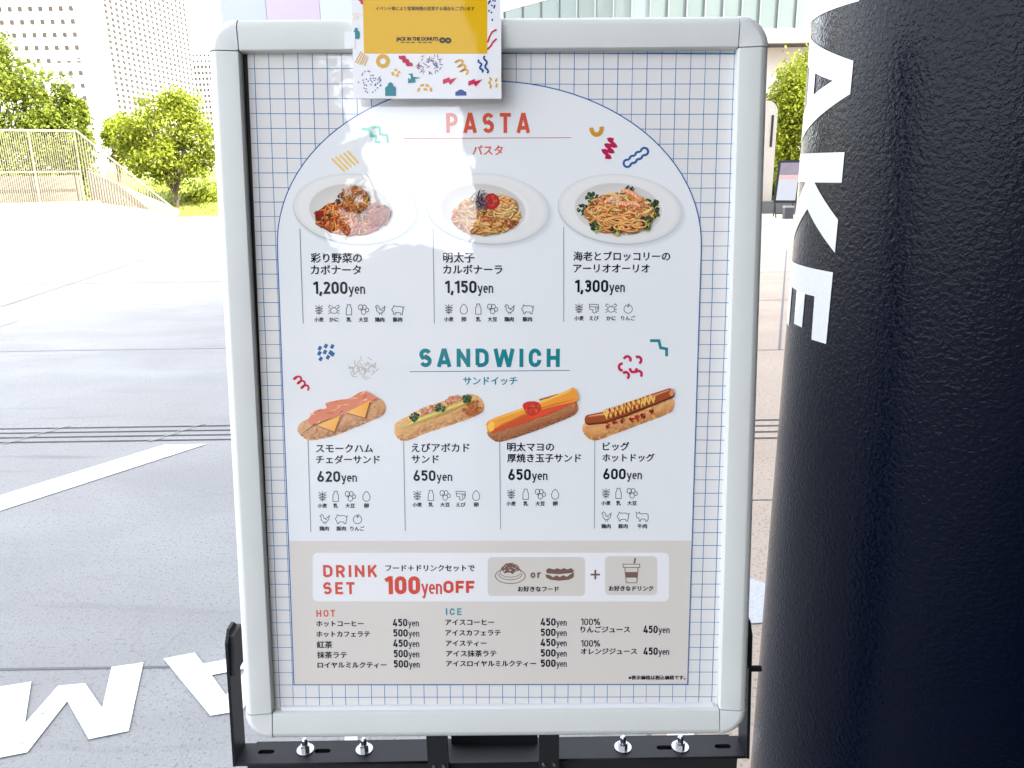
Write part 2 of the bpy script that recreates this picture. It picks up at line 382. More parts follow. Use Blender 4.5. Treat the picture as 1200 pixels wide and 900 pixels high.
# slot drain: four dark slots across the plaza with short diagonal breaks
bm = BM()
for k in range(4):
    y = 4.13+.083*k
    strip(bm, (-9, y+.03), (.345, y), .017, .003)
    strip(bm, (.345, 4.02+.105*k), (9, 4.02+.105*k), .020, .003)
dr = tag(obj('slot_drain', bm, M_slot), 'four parallel dark drain slots running across the pale plaza', 'drain')
bm = BM(); x = -8.6
while x < .3:
    for k in range(4):
        p = Vector((x+.05*k, 4.145+.083*k, 0)); strip(bm, (p.x-.03, p.y-.03), (p.x+.03, p.y+.03), .014, .0045)
    x += .82
obj('slot_bridge', bm, M_ground, dr)
bm = BM(); bm.faces.new([bm.verts.new(p) for p in ((-.5, -7, .004), (8, -7, .004), (8, .25, .004), (-.5, .25, .004))])
tag(obj('deep_shade_sheet', bm, mat('painted_deep_shade', (.05, .05, .052), .5, 0, .2, 40)), kind='structure')  # unseen dark sheet added so the pillar mirrors deep shade behind the viewer
# painted markings
def flat(name, loops, m, z):
    me = extrude_curve2d(name, loops, 0.0); o = link(name, me, m); o.location = (0, 0, z); return tag(o, kind='structure')
G = lambda L: [tuple(gz(*p))[:2] for p in L]
flat('road_marking_line', [G([(-60, 600), (192, 522), (242, 521), (-60, 619)])], M_white_paint, .004)
flat('ground_lettering', [G([(168.3, 777.3), (151, 858), (104.3, 867.7), (79, 823), (32.3, 883), (-24, 894), (0, 806), (37, 800), (29.5, 849), (68.3, 805), (100, 801.7), (120, 831), (131, 782.7)])], M_white_paint, .004)
flat('ground_lettering', [G([(191.7, 773), (228.3, 766), (238.3, 779), (297, 768), (301, 752), (338, 746), (284, 834), (246.7, 840)]), G([(248.3, 792.3), (290, 784.5), (265, 816)])], M_white_paint, .004)
flat('ground_lettering', [G([(404, 872), (404, 848), (419, 846), (419, 870)])], M_white_paint, .004)
flat('ground_lettering', [G([(778, 868), (790, 848), (818, 848), (812, 867)])], M_white_paint, .004)
M_disc = mat('speckled_disc', (.46, .47, .49), .6, 0, .5, 160)
cx, cy = gz(866, 702)[:2]
flat('ground_disc', [[(cx+.155*math.cos(t/40*2*math.pi), cy+.155*math.sin(t/40*2*math.pi)) for t in range(40)]], M_disc, .004)
# ------------------------------------------------------------------ roof slab over the viewer and its surroundings
M_conc = mat('warm_concrete', (.50, .48, .45), .8, 0, .12, 1.2, .15, 30)
M_cream = mat('cream_concrete', (.29, .25, .185), .8, 0, .10, .8, .15, 20)
M_soffit = mat('soffit_panel', (.10, .10, .105), .6, 0, .08, .7)
slab = empty('canopy_roof', (0, 0, 8))
tag(slab, 'grey canopy slab carried by the black pillar above the sign', 'canopy')
bm = BM(); prism(bm, [(-2.2, -6.95), (7.4, -6.95), (7.4, 3.2), (-2.2, 3.2)], 0, .5); obj('slab', bm, M_soffit, slab)
bm = BM()
for x in np.arange(-1.6, 7.2, 1.2): box(bm, x-.01, x+.01, -6.9, 3.1, -.02, -.002)
obj('soffit_joint', bm, M_gap, slab)
# shop behind the viewer (what the black pillar and the poster's film mirror)
M_glass_dark = mat('dark_shop_glass', (.02, .022, .026), .08, 0, .1, 2)
shop = empty('shop_building', (0, -7, 0)); tag(shop, 'dark glazed shop front mirrored in the right half of the poster', 'building')
bm = BM(); box(bm, -.45, 25, -6, 0, 0, 7.95); obj('wall', bm, mat('charcoal_cladding', (.028, .028, .030), .5, 0, .15, 2), shop)
for k in range(7):
    bm = BM(); box(bm, .2+3*k, 2.8+3*k, .001, .06, .3, 3.6); wn = obj('window', bm, M_glass_dark, shop)
    bm = BM(); box(bm, .1+3*k, .2+3*k, .0, .1, .2, 3.7); box(bm, 2.8+3*k, 2.9+3*k, .0, .1, .2, 3.7); obj('frame', bm, M_black, wn)
side = empty('shade_high_rise', (0, 0, 0)); tag(side, 'unseen tall building added to the right, shaped to shade the plaza', 'building')  # out of view; outline and length shaped to lay shade across the plaza
bm = BM(); prism(bm, [(8.4, -75), (40, -75), (40, 12), (11.6, 12), (10.2, 6.7), (8.4, -.6)], 0, 30); obj('wall', bm, mat('charcoal_cladding', (.07, .065, .062), .5, 0, .15, 2), side)
for j in range(7):
    for k in range(5):
        bm = BM(); box(bm, 8.34, 8.397, -24+4.6*k, -20.6+4.6*k, 1.0+4.2*j, 4.0+4.2*j); obj('window', bm, M_glass_dark, side)
far = empty('distant_block', (-6, -46, 0)); tag(far, 'pale low block far behind the viewer, mirrored faintly in the poster', 'building')
bm = BM(); box(bm, -30, 40, -10, 0, 0, 10.5); obj('wall', bm, M_cream, far)
bm = BM()
for k in range(22):
    for j in range(2): box(bm, -29+3*k, -27.4+3*k, .002, .05, 1.5+3.6*j, 3.6+3.6*j)
obj('window', bm, M_glass_dark, far)
# ------------------------------------------------------------------ trees
def leaf_material(name, c0, c1):
    m = bpy.data.materials.new(name); m.use_nodes = True
    n = m.node_tree.nodes; L = m.node_tree.links; P = n['Principled BSDF']; P.inputs['Roughness'].default_value = .6; P.inputs['Specular IOR Level'].default_value = .25
    g = n.new('ShaderNodeNewGeometry'); mx = n.new('ShaderNodeMix'); mx.data_type = 'RGBA'
    mx.inputs[6].default_value = (*c0, 1); mx.inputs[7].default_value = (*c1, 1)
    L.new(g.outputs['Random Per Island'], mx.inputs[0]); L.new(mx.outputs[2], P.inputs['Base Color'])
    T = n.new('ShaderNodeBsdfTranslucent'); L.new(mx.outputs[2], T.inputs['Color'])
    S = n.new('ShaderNodeMixShader'); S.inputs[0].default_value = .35
    L.new(P.outputs[0], S.inputs[1]); L.new(T.outputs[0], S.inputs[2]); L.new(S.outputs[0], n['Material Output'].inputs[0])
    return m
M_leaf = leaf_material('spring_leaves', (.12, .16, .012), (.29, .32, .025))
M_leaf2 = leaf_material('deep_leaves', (.075, .11, .012), (.23, .26, .024))
M_bark = mat('bark', (.10, .075, .05), .9, 0, .3, 8, .4, 40)
def tree(label, base, crown_c, crown_r, n=5200, leaf=.10, m=None, clumps=42, trunk=.11, seed=1, group='trees around the plaza', flatbase=.75):
    rnd = random.Random(seed); m = m or M_leaf
    base = Vector(base); cc = Vector(crown_c)-base; r = Vector(crown_r)
    t = empty('tree', base); tag(t, label, 'tree', group)
    bm = BM(); fork = Vector((cc.x*.3, cc.y*.3, max(.35, cc.z-r.z*.95)))
    tube(bm, (0, 0, -.1), fork, trunk, trunk*.75, 9, False)
    tops = []
    for k in range(9):
        a = 2*math.pi*k/9+rnd.uniform(-.3, .3); e = rnd.uniform(.35, .85)
        q = cc+Vector((r.x*.7*math.cos(a)*e, r.y*.7*math.sin(a)*e, r.z*rnd.uniform(-.35, .6)))
        mid = fork.lerp(q, .5)+Vector((0, 0, rnd.uniform(0, .12)*r.z))
        tube(bm, fork-Vector((0, 0, .05)), mid, trunk*.5, trunk*.32, 6, False); tube(bm, mid, q, trunk*.32, trunk*.1, 5, False); tops.append(q)
        for _ in range(2):
            q2 = mid+Vector((rnd.uniform(-.4, .4)*r.x, rnd.uniform(-.4, .4)*r.y, rnd.uniform(0, .5)*r.z)); tube(bm, mid, q2, trunk*.2, trunk*.06, 4, False)
    obj('trunk', bm, M_bark, t, True)
    C = []
    for k in range(clumps):
        while True:
            v = Vector((rnd.uniform(-1, 1), rnd.uniform(-1, 1), rnd.uniform(-flatbase, 1)))
            if .25 < v.length < 1: break
        v = v*(.80/v.length**.45 if v.length > .5 else 1.0)*rnd.uniform(.82, 1.08)
        C.append((cc+Vector((v.x*r.x, v.y*r.y, v.z*r.z)), rnd.uniform(.17, .34)))
    V = []; Fc = []
    for i in range(n):
        c, s = C[i % clumps]
        d = Vector((rnd.gauss(0, 1), rnd.gauss(0, 1), rnd.gauss(0, .72))); d *= rnd.random()**.5*s/max(d.length, .2)
        p = c+Vector((d.x*r.x, d.y*r.y, d.z*r.z)); L = leaf*rnd.uniform(.6, 1.35)
        nrm = Vector((rnd.gauss(0, 1), rnd.gauss(0, 1), rnd.gauss(.6, 1))).normalized(); a = nrm.orthogonal().normalized(); a.rotate(Matrix.Rotation(rnd.uniform(0, 6.28), 3, nrm)); b = nrm.cross(a)
        j = len(V); V += [p-a*L, p-b*L*.5+nrm*L*.12, p+a*L, p+b*L*.5+nrm*L*.12]; Fc.append((j, j+1, j+2, j+3))
    me = bpy.data.meshes.new('crown'); me.from_pydata(V, [], Fc); link('crown', me, m, t)
    return t
def tree_px(label, px0, px1, ytop, ybot, ybase, Y, xbase=None, **k):
    cxp = (px0+px1)/2; a, b = gy(px0, (ytop+ybot)/2, Y), gy(px1, (ytop+ybot)/2, Y); T, B = gy(cxp, ytop, Y), gy(cxp, ybot, Y)
    rx = (b.x-a.x)/2; rz = (T.z-B.z)/2; g = gy(xbase or cxp, ybase, Y)
    return tree(label, (g.x, Y, g.z), ((a.x+b.x)/2, Y, (T.z+B.z)/2), (rx, rx*.9, rz), **k)
# grass bank beyond the railing
M_grass = mat('sunny_grass', (.16, .19, .022), .9, 0, .4, 3, .5, 14)
bm = BM()
P = [(-60, 33), (-11.6, 29.2), (-6, 29.4), (4, 29.5), (4, 60), (-60, 60)]
lo = [(-60, 28.6, .01), (-12.2, 28.9, .01), (-9, 29.2, .01), (-3, 29.6, .01)]; hi = [(-60, 38, 1.2), (-14, 35, 1.1), (-9, 35, 1.1), (-3, 35, 1.0)]; hh = [(-60, 70, 2.0), (-14, 70, 2.0), (-9, 70, 2.0), (-3, 70, 2.0)]
rows = [[bm.verts.new(p) for p in r] for r in (lo, hi, hh)]
for a, b in zip(rows, rows[1:]):
    for i in range(3): bm.faces.new((a[i], a[i+1], b[i+1], b[i]))
tag(obj('grass_bank', bm, M_grass), kind='structure')
rnd = random.Random(12); V = []; Fc = []
for i in range(5200):
    x, y = rnd.uniform(-16, -5), rnd.uniform(29.1, 36); z = .01+(1.1*(y-29.2)/5.8 if y < 35 else 1.1)
    h_ = rnd.uniform(.05, .16); a = rnd.uniform(0, 3.14); dx, dy = .05*math.cos(a), .05*math.sin(a); j = len(V)
    V += [(x-dx, y-dy, z-.03), (x+dx, y+dy, z-.03), (x+rnd.uniform(-.06, .06), y+rnd.uniform(-.06, .06), z+h_)]; Fc.append((j, j+1, j+2))
me = bpy.data.meshes.new('grass_tufts'); me.from_pydata(V, [], Fc); tag(link('grass_tufts', me, leaf_material('grass_blades', (.12, .15, .02), (.24, .26, .04))), 'bright tufts of grass covering the bank under the small tree', 'grass', kind='stuff')
tree_px('round yellow-green tree with a bare dark trunk beyond the railing', 128, 262, 93, 232, 250, 30.5, xbase=210, n=15000, leaf=.075, clumps=90, trunk=.10, seed=5)
tree_px('tall dense tree filling the left edge behind the railing', -75, 62, 22, 215, 240, 33, n=15000, leaf=.085, clumps=90, seed=6, m=M_leaf2)
tree_px('broad tree crown beside the white lamp post', 30, 112, 78, 215, 240, 35, n=10000, leaf=.085, clumps=70, seed=7, m=M_leaf2)
tree_px('small golden-green tree half hidden behind the round tree', 118, 165, 128, 205, 240, 39, n=4000, leaf=.085, clumps=36, seed=8)
tree_px('leafy tree beside the cream frame and the black pillar', 880, 968, 62, 246, 248, 29, n=14000, leaf=.075, clumps=90, seed=9, trunk=.09, flatbase=.98)
tree_px('taller tree touching the glass building behind the pillar', 912, 1010, 28, 200, 246, 33, n=11000, leaf=.085, clumps=70, seed=10)
tree('unseen tree added behind the viewer to bound the glare on the poster film', (-5.2, -13, 0), (-5.0, -13, 5.6), (2.3, 2.0, 3.2), n=3500, leaf=.2, clumps=40, seed=15, m=M_leaf2, group=None)  # added only for its dark mirror image at the edge of the glare
def bush(label, px0, px1, ytop, ybase, Y, seed, m=None):
    a, b = gy(px0, ybase, Y), gy(px1, ybase, Y); T = gy((px0+px1)/2, ytop, Y); h_ = T.z-a.z
    rn = random.Random(seed); o = empty('shrub', ((a.x+b.x)/2, Y, a.z)); tag(o, label, 'shrub', 'shrubs at the edge of the plaza')
    V = []; Fc = []; rx = (b.x-a.x)/2
    for i in range(2600):
        v = Vector((rn.gauss(0, .45)*rx, rn.gauss(0, .4)*rx*.6, abs(rn.gauss(.45, .26))*h_)); L = .075*rn.uniform(.6, 1.3)
        nrm = Vector((rn.gauss(0, 1), rn.gauss(0, 1), rn.gauss(.6, 1))).normalized(); q = nrm.orthogonal().normalized(); w_ = nrm.cross(q); j = len(V)
        V += [v-q*L, v-w_*L*.5, v+q*L, v+w_*L*.5]; Fc.append((j, j+1, j+2, j+3))
    me = bpy.data.meshes.new('foliage'); me.from_pydata(V, [], Fc); link('foliage', me, m or M_leaf2, o)
    bm = BM()
    for k in range(5): tube(bm, (rn.uniform(-.1, .1), 0, -.05), (rn.uniform(-.6, .6)*rx, rn.uniform(-.2, .2), h_*.6), .02, .008, 5, False)
    obj('stem', bm, M_bark, o)
bush('low green shrub on the grass bank right of the railing', 218, 262, 222, 250, 31.5, 3, M_leaf)
for k, (a_, b_, t_) in enumerate(((-30, 40, 158), (20, 78, 152), (66, 118, 160))):
    bush(('broad green hedge shrub behind the parapet at the photo edge', 'green hedge shrub behind the middle of the parapet bars', 'green hedge shrub behind the top of the sloping rail')[k], a_, b_, t_, 232, 31.2, 20+k, M_leaf2)
bush('dark green shrub behind the poster easel', 886, 930, 205, 248, 27.6, 4)
# ------------------------------------------------------------------ stair parapet with railing, left
M_rail = mat('pale_painted_rail', (.23, .20, .15), .6, 0, .08, 3)
par = empty('stair_parapet', (0, 0, 0)); tag(par, 'pale concrete parapet with upright bars sloping down beside the steps', 'parapet')
A0 = gz(-60, 264.5); B0 = gz(103, 258.3); C0 = gz(207, 255.3)
dAB = (Vector((B0.x, B0.y, 0))-Vector((A0.x, A0.y, 0))); nAB = Vector((-dAB.y, dAB.x, 0)).normalized()
def hat(P_, x, ytop): return gy(x, ytop, P_.y).z
zt = hat(B0, 103, 151); zk = hat(B0, 103, 236); zb0, zb1 = hat(B0, 103, 231), hat(B0, 103, 205)
def wallseg(bm, P_, Q_, z0a, z1a, z0b, z1b, th, off=0.0):
    n_ = Vector((-(Q_.y-P_.y), Q_.x-P_.x, 0)).normalized()
    v = []
    for (p, z0, z1) in ((P_, z0a, z1a), (Q_, z0b, z1b)):
        for s in (off, off+th):
            for z in (z0, z1): v.append(bm.verts.new((p.x+n_.x*s, p.y+n_.y*s, z)))
    for f in ((0, 1, 3, 2), (4, 6, 7, 5), (0, 4, 5, 1), (2, 3, 7, 6), (0, 2, 6, 4), (1, 5, 7, 3)): bm.faces.new([v[i] for i in f])
ce = C0
bm = BM(); wallseg(bm, A0, B0, 0, zk, 0, zk, .25, .3); wallseg(bm, B0, ce, 0, zk, 0, .12, .25, .3); box(bm, B0.x-.12, B0.x+.30, B0.y+.2, B0.y+1.1, 0, zk); obj('base_wall', bm, M_cream, par)
bm = BM(); wallseg(bm, A0, B0, 0, zb1, 0, zb1, .3, .9); wallseg(bm, B0, ce, 0, zb1+.15, 0, .22, .3, .9); obj('inner_wall', bm, M_cream, par)
bm = BM(); wallseg(bm, A0, B0, zt-.07, zt, zt-.07, zt, .10, .35); wallseg(bm, B0, ce, zt-.07, zt, .18, .25, .10, .35); obj('top_rail', bm, M_rail, par)
bm = BM(); wallseg(bm, A0, B0, zb1+.1, zb1+.15, zb1+.1, zb1+.15, .05, .37); obj('middle_rail', bm, M_rail, par)
bm = BM()
nb = 62
for i in range(nb):
    t = (i+.5)/nb; p = A0.lerp(B0, t); q = A0.lerp(B0, t+.22/nb); wallseg(bm, p, q, zk, zt-.07, zk, zt-.07, .05, .37)
for i in range(34):
    t = (i+.3)/34; p = B0.lerp(ce, t); q = B0.lerp(ce, t+.2/34); zz_ = lambda u: (zt-.07)+(.18-(zt-.07))*u; zl = lambda u: zk+(.12-zk)*u
    wallseg(bm, p, q, zl(t), zz_(t), zl(t), zz_(t), .05, .37)
obj('baluster', bm, M_rail, par)
for t in (.0, .33, .66, 1.0):
    bm = BM(); p = A0.lerp(B0, t); q = A0.lerp(B0, t+.008); wallseg(bm, p, q, zk, zt, zk, zt, .12, .34); obj('post', bm, M_rail, par)
# ------------------------------------------------------------------ lamp post
M_white = mat('white_enamel', (.75, .74, .72), .4, 0, .05, 5)
lp = gy(115, 170, 37); lt = gy(115, 70, 37); lampo = empty('street_lamp', (lp.x, 37, 0)); tag(lampo, 'slim white street lamp with a flat arm above the railing', 'street lamp')
bm = BM(); tube(bm, (0, 0, 0), (0, 0, lt.z), .11, .07, 12); obj('pole', bm, M_white, lampo, True)
bm = BM(); tube(bm, (.1, 0, lt.z-.05), (-.9, 0, lt.z+.05), .035, .03, 8); obj('arm', bm, M_white, lampo, True)
bm = BM(); box(bm, -1.2, -.45, -.12, .12, lt.z-.04, lt.z+.05); obj('lamp_head', bm, mat('grey_lamp_head', (.2, .2, .2), .5), lampo, bevel=.02)
# ------------------------------------------------------------------ towers, left
M_tower = mat('pale_tower_panels', (.42, .39, .35), .7, 0, .05, .05)
M_win = mat('tower_window', (.048, .042, .033), .5, 0, .3, .3, spec=.1)
def window_mesh(wd, hg, dp):
    bm = BM(); box(bm, -wd/2, wd/2, -dp, dp*.2, -hg/2, hg/2); me = bpy.data.meshes.new('window'); bmesh.ops.recalc_face_normals(bm, faces=bm.faces[:]); bm.to_mesh(me); bm.free(); me.materials.append(M_win); return me
def tower(name, label, Pl, Pr, depth, height, cols, rows, pitch_z, z0, ww, wh, margin_r):
    """front runs from Pl to Pr (x,y); windows as single parts for the 100 nearest the top of view, the rest one mesh"""
    Pl, Pr = Vector((*Pl, 0)), Vector((*Pr, 0)); d = Pr-Pl; Lw = d.length; ang = math.atan2(d.y, d.x)
    t = empty(name, Pl, ang); tag(t, label, 'building')
    bm = BM(); box(bm, 0, Lw, 0, depth, 0, height); obj('wall', bm, M_tower, t)
    bm = BM(); box(bm, -.3, Lw+.3, -.3, depth+.3, height, height+1.2); obj('roof', bm, M_tower, t)
    me = window_mesh(ww, wh, .25); cells = [((i+.5)*(Lw-margin_r)/cols, z0+j*pitch_z) for j in range(rows) for i in range(cols)]
    vis = sorted(cells, key=lambda c: abs(c[1]-(z0+rows*pitch_z*.62)))
    for x, z in vis[:100]:
        o = bpy.data.objects.new('window', me); COL.objects.link(o); o.parent = t; o.location = (x, -.01, z)
    if len(vis) > 100:
        bm = BM()
        for x, z in vis[100:]: box(bm, x-ww/2, x+ww/2, -.26, .05, z-wh/2, z+wh/2)
        tag(obj('windows', bm, M_win, t), kind='stuff')
Y1 = 220
pa, pb = gy(-120, 40, Y1), gy(97, 40, Y1); s15 = gy(50, 40, Y1).z-gy(50, 55.2, Y1).z; zr = gy(50, 41, Y1).z
tower('office_tower', 'nearer pale tower with widely spaced square windows behind the left trees', (pa.x, Y1), (pb.x, Y1), 12.5, 120, 18, 26, s15, zr-s15*13, s15*.30, s15*.34, (pb.x-pa.x)*3/217)
pa, pb = gy(118, 40, 380), gy(222, 40, 470); s7 = gy(130, 40, 380).z-gy(130, 47.2, 380).z
tower('office_tower', 'farther pale tower with dense rows of narrow windows behind the round tree', (pa.x, 380), (pb.x, 470), 50, 170, 19, 42, s7, 8, 2.2, s7*.5, 1)
pa, pb = gy(221, 76, 520), gy(262, 76, 520)
tower('office_tower', 'small faint tower in the gap beside the sign frame', (pa.x, 520), (pb.x, 520), 20, gy(235, 76, 520).z, 9, 14, 3.4, 30, 1.3, 1.5, .5)
# ------------------------------------------------------------------ pastel banner board behind the sign
Yb = 9.0; xl, xr = gy(258, 10, Yb).x, gy(462, 10, Yb).x
ban = empty('banner_board', (xl, Yb, 0)); tag(ban, 'pastel blue and lilac banner board standing behind the top of the sign', 'banner')
ws = (gy(312, 10, Yb).x-xl, gy(375, 10, Yb).x-xl, xr-xl)
x0 = 0
for x1, c in zip(ws, ((.41, .45, .56), (.48, .41, .54), (.50, .55, .58))):
    bm = BM(); box(bm, x0, x1-.004, 0, .05, .35, 3.7); obj('panel', bm, mat('pastel_panel', c, .5, 0, .04, 2), ban, bevel=.004); x0 = x1
for x in (.1, ws[2]-.1):
    bm = BM(); tube(bm, (x, .1, 0), (x, .1, 3.6), .035); box(bm, x-.2, x+.2, -.25, .45, 0, .04); obj('post', bm, M_black, ban, True)
# ------------------------------------------------------------------ curved glass building, right
kz = lambda x, y: (gy(x, y, 1.0).z-HCAM)
Y2 = 62.0; zb = HCAM+kz(900, 33)*Y2; ztp = HCAM+kz(600, 12)*72; zf = HCAM+kz(900, 50)*Y2
M_gl = mat('pale_green_glass', (.12, .15, .145), .12, 0, .25, .15, spec=.5)
M_mull = mat('grey_mullion', (.12, .14, .15), .5)
gb = empty('glass_building', (0, 0, 0)); tag(gb, 'curved glass fronted building with cream band above the sign frame', 'building')
pl = []
for i in range(27):
    px = 590+i*21.4; u = max(0, (760-px)/170); Yp = Y2+1.5*max(0, (900-px)/300)+9.0*u**1.8
    q = gy(px, 30, Yp); pl.append(Vector((q.x, Yp, 0)))
def ribbonwall(bm, pl, z0, z1, th):
    for a, b in zip(pl, pl[1:]): wallseg(bm, a, b, z0, z1, z0, z1, th)
for a, b in zip(pl, pl[1:]):
    bm = BM(); wallseg(bm, a, b, zb, ztp, zb, ztp, .06, .05); obj('glass_panel', bm, M_gl, gb)
for p in pl:
    bm = BM(); box(bm, p.x-.05, p.x+.05, p.y-.12, p.y+.1, zb, ztp); obj('mullion', bm, M_mull, gb)
bm = BM(); ribbonwall(bm, pl, zf, zb, .5); obj('fascia', bm, M_cream, gb)
bm = BM(); ribbonwall(bm, pl, ztp, ztp+1.3, .6); obj('roof_band', bm, M_white, gb)
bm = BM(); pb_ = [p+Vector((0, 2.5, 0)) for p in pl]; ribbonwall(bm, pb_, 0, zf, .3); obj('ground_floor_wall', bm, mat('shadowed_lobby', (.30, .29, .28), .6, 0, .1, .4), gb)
bm = BM()
ribbonwall(bm, [p+Vector((0, .55, 0)) for p in pl], zf+.02, ztp+1.0, .2); obj('core_wall', bm, M_conc, gb)
bm = BM()
for a, b in zip(pl, pl[1:]):
    v = [bm.verts.new(q) for q in ((a.x, a.y+.02, zf+.01), (b.x, b.y+.02, zf+.01), (b.x, b.y+2.6, zf+.01), (a.x, a.y+2.6, zf+.01))]; bm.faces.new(v)
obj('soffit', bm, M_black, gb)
bm = BM()
for a, b in zip(pl, pl[1:]):
    v = [bm.verts.new(q) for q in ((a.x, a.y+.1, ztp+1.28), (b.x, b.y+.1, ztp+1.28), (b.x, b.y+9, ztp+1.28), (a.x, a.y+9, ztp+1.28))]; bm.faces.new(v)
obj('roof', bm, M_conc, gb)
# ------------------------------------------------------------------ things at the far right edge of the plaza
lw0, lw1 = gz(860, 251), gz(965, 250)
bm = BM(); prism(bm, [(lw0.x, lw0.y), (lw1.x, lw0.y), (lw1.x, lw0.y+.5), (lw0.x, lw0.y+.5)], 0, gy(900, 236, lw0.y).z)
tag(obj('planter_wall', bm, mat('slate_stone', (.10, .105, .11), .7, 0, .2, 3), bevel=.02), 'low dark stone planter wall below the trees behind the easel', 'planter')
# beige vent pillar with rounded top
Yv = lw0.y+.9; vx0, vx1 = gy(884, 200, Yv).x, gy(906.5, 200, Yv).x; vz = gy(900, 118, Yv).z
vp = empty('vent_pillar', ((vx0+vx1)/2, Yv, 0)); tag(vp, 'beige upright cabinet with rounded shoulder just right of the sign frame', 'cabinet')
hw_ = (vx1-vx0)/2; prof = [(-hw_, 0), (hw_, 0), (hw_, vz-.35)]+[(hw_-.35+.35*math.cos(RAD(a)), vz-.35+.35*math.sin(RAD(a))) for a in (15, 30, 45, 60, 75, 90)]+[(-hw_, vz)]
bm = BM(); a = [bm.verts.new((x, 0, z)) for x, z in prof]; b = [bm.verts.new((x, .5, z)) for x, z in prof]; bm.faces.new(a); bm.faces.new(b[::-1])
for i in range(len(prof)): bm.faces.new((a[i], b[i], b[(i+1) % len(prof)], a[(i+1) % len(prof)]))
obj('body', bm, mat('beige_cabinet', (.46, .43, .38), .5, 0, .06, 3), vp)
zs0, zs1 = gy(904, 172, Yv).z, gy(904, 135, Yv).z
bm = BM(); box(bm, hw_-.19, hw_-.12, -.02, .01, zs0, zs1); obj('slot', bm, M_gap, vp)
bm = BM(); zo = gy(895, 233, Yv).z; box(bm, hw_-.40, hw_-.28, -.02, .01, zo, zo+.12); obj('warning_sticker', bm, mat('orange_sticker', (.75, .28, .08), .6), vp)
# poster easel
eb = gz(918, 255); Ye = eb.y; easel = empty('poster_easel', (eb.x, Ye, 0)); tag(easel, 'black framed poster easel on the plaza beside the black pillar', 'easel')
s_px = (gy(930, 220, Ye).x-gy(920, 220, Ye).x)/10
zB, zT = gy(918, 238, Ye).z, gy(918, 188, Ye).z; wE = 28*s_px; hE = (zT-zB)*1.03
EM = Matrix.Translation((.10, 0, zB)) @ Matrix.Rotation(RAD(34), 4, 'Z') @ Matrix.Rotation(RAD(-13), 4, 'X')
EM = Matrix.Translation((0.02, 0, zB)) @ Matrix.Rotation(RAD(-34), 4, 'Z') @ Matrix.Rotation(RAD(-13), 4, 'X')
bm = BM(); box(bm, -wE/2, wE/2, 0, .04, 0, hE, EM); obj('frame', bm, M_black, easel)
bm = BM(); box(bm, -wE/2+.075, wE/2-.075, -.006, -.002, 0.08, hE-.075, EM); sh = obj('poster_sheet', bm, mat('white_sheet', (.33, .335, .35), .4), easel)
bm = BM(); box(bm, -wE/2+.075, wE/2-.075, -.012, -.008, hE*.66, hE-.075, EM); obj('picture', bm, mat('mauve_picture', (.15, .125, .15), .5, 0, .3, 6), easel)
bm = BM(); box(bm, -wE/2+.075, wE/2-.075, -.012, -.008, hE*.56, hE*.655, EM); obj('picture', bm, mat('rose_picture', (.45, .26, .24), .5, 0, .4, 9), easel)
bm = BM()
for k in range(7): box(bm, -wE/2+.10, wE/2-.10-(.25 if k % 3 == 2 else 0), -.010, -.007, hE*(.50-.055*k), hE*(.508-.055*k), EM)
obj('printed_lines', bm, mat('grey_print', (.35, .35, .38), .7), easel)
for sx in (-1, 1):
    bm = BM(); p = EM @ Vector((sx*(wE/2-.05), .02, .05)); tube(bm, p, (p.x+sx*.02, p.y-.22, 0), .018); obj('leg', bm, M_black, easel)
    bm = BM(); p = EM @ Vector((sx*(wE/2-.05), .05, hE*.7)); tube(bm, p, (p.x, .62, 0), .016); obj('leg', bm, M_black, easel)
bm = BM(); p0 = EM @ Vector((-wE/2, 0, .05)); p1 = EM @ Vector((wE/2, 0, .05)); tube(bm, (p0.x, p0.y-.2, .12), (p1.x, p1.y-.2, .12), .014); obj('crossbar', bm, M_black, easel)
bx_ = gz(921.5, 256); hb = gy(921, 241, bx_.y).z; q = 10*s_px/2
t = empty('battery_box', (bx_.x, bx_.y-.1, 0)); tag(t, 'small dark grey box on the ground in front of the easel', 'box')
bm = BM(); box(bm, -q, q, -q*.8, q*.8, 0, hb*.86); obj('body', bm, mat('grey_plastic', (.06, .065, .075), .5), t, bevel=.02)
bm = BM(); box(bm, -q*1.04, q*1.04, -q*.84, q*.84, hb*.86, hb); obj('lid', bm, mat('light_lid', (.3, .3, .3), .5), t, bevel=.02)
# ================================================================== BLACK PILLAR WITH VINYL LETTERS
PCX, PCY, PR = 0.72252432, 1.10469842, .30
def pole_material():
    m = bpy.data.materials.new('black_textured_wrap'); m.use_nodes = True
    n = m.node_tree.nodes; L = m.node_tree.links; P = n['Principled BSDF']
    P.inputs['Base Color'].default_value = (.0008, .0022, .0085, 1); P.inputs['Roughness'].default_value = .16; P.inputs['Specular IOR Level'].default_value = .15
    g = n.new('ShaderNodeNewGeometry')
    t = n.new('ShaderNodeTexNoise'); t.inputs['Scale'].default_value = 185; t.inputs['Detail'].default_value = 2; t.inputs['Distortion'].default_value = .6
    t2 = n.new('ShaderNodeTexNoise'); t2.inputs['Scale'].default_value = 7; t2.inputs['Detail'].default_value = 3
    L.new(g.outputs['Position'], t.inputs['Vector']); L.new(g.outputs['Position'], t2.inputs['Vector'])
    r = n.new('ShaderNodeMapRange'); r.inputs[1].default_value = .3; r.inputs[2].default_value = .7; r.inputs[3].default_value = .08; r.inputs[4].default_value = .2
    L.new(t2.outputs['Fac'], r.inputs[0]); L.new(r.outputs[0], P.inputs['Roughness'])
    b = n.new('ShaderNodeBump'); b.inputs['Strength'].default_value = .30; b.inputs['Distance'].default_value = .004
    L.new(t.outputs['Fac'], b.inputs['Height']); L.new(b.outputs[0], P.inputs['Normal'])
    return m
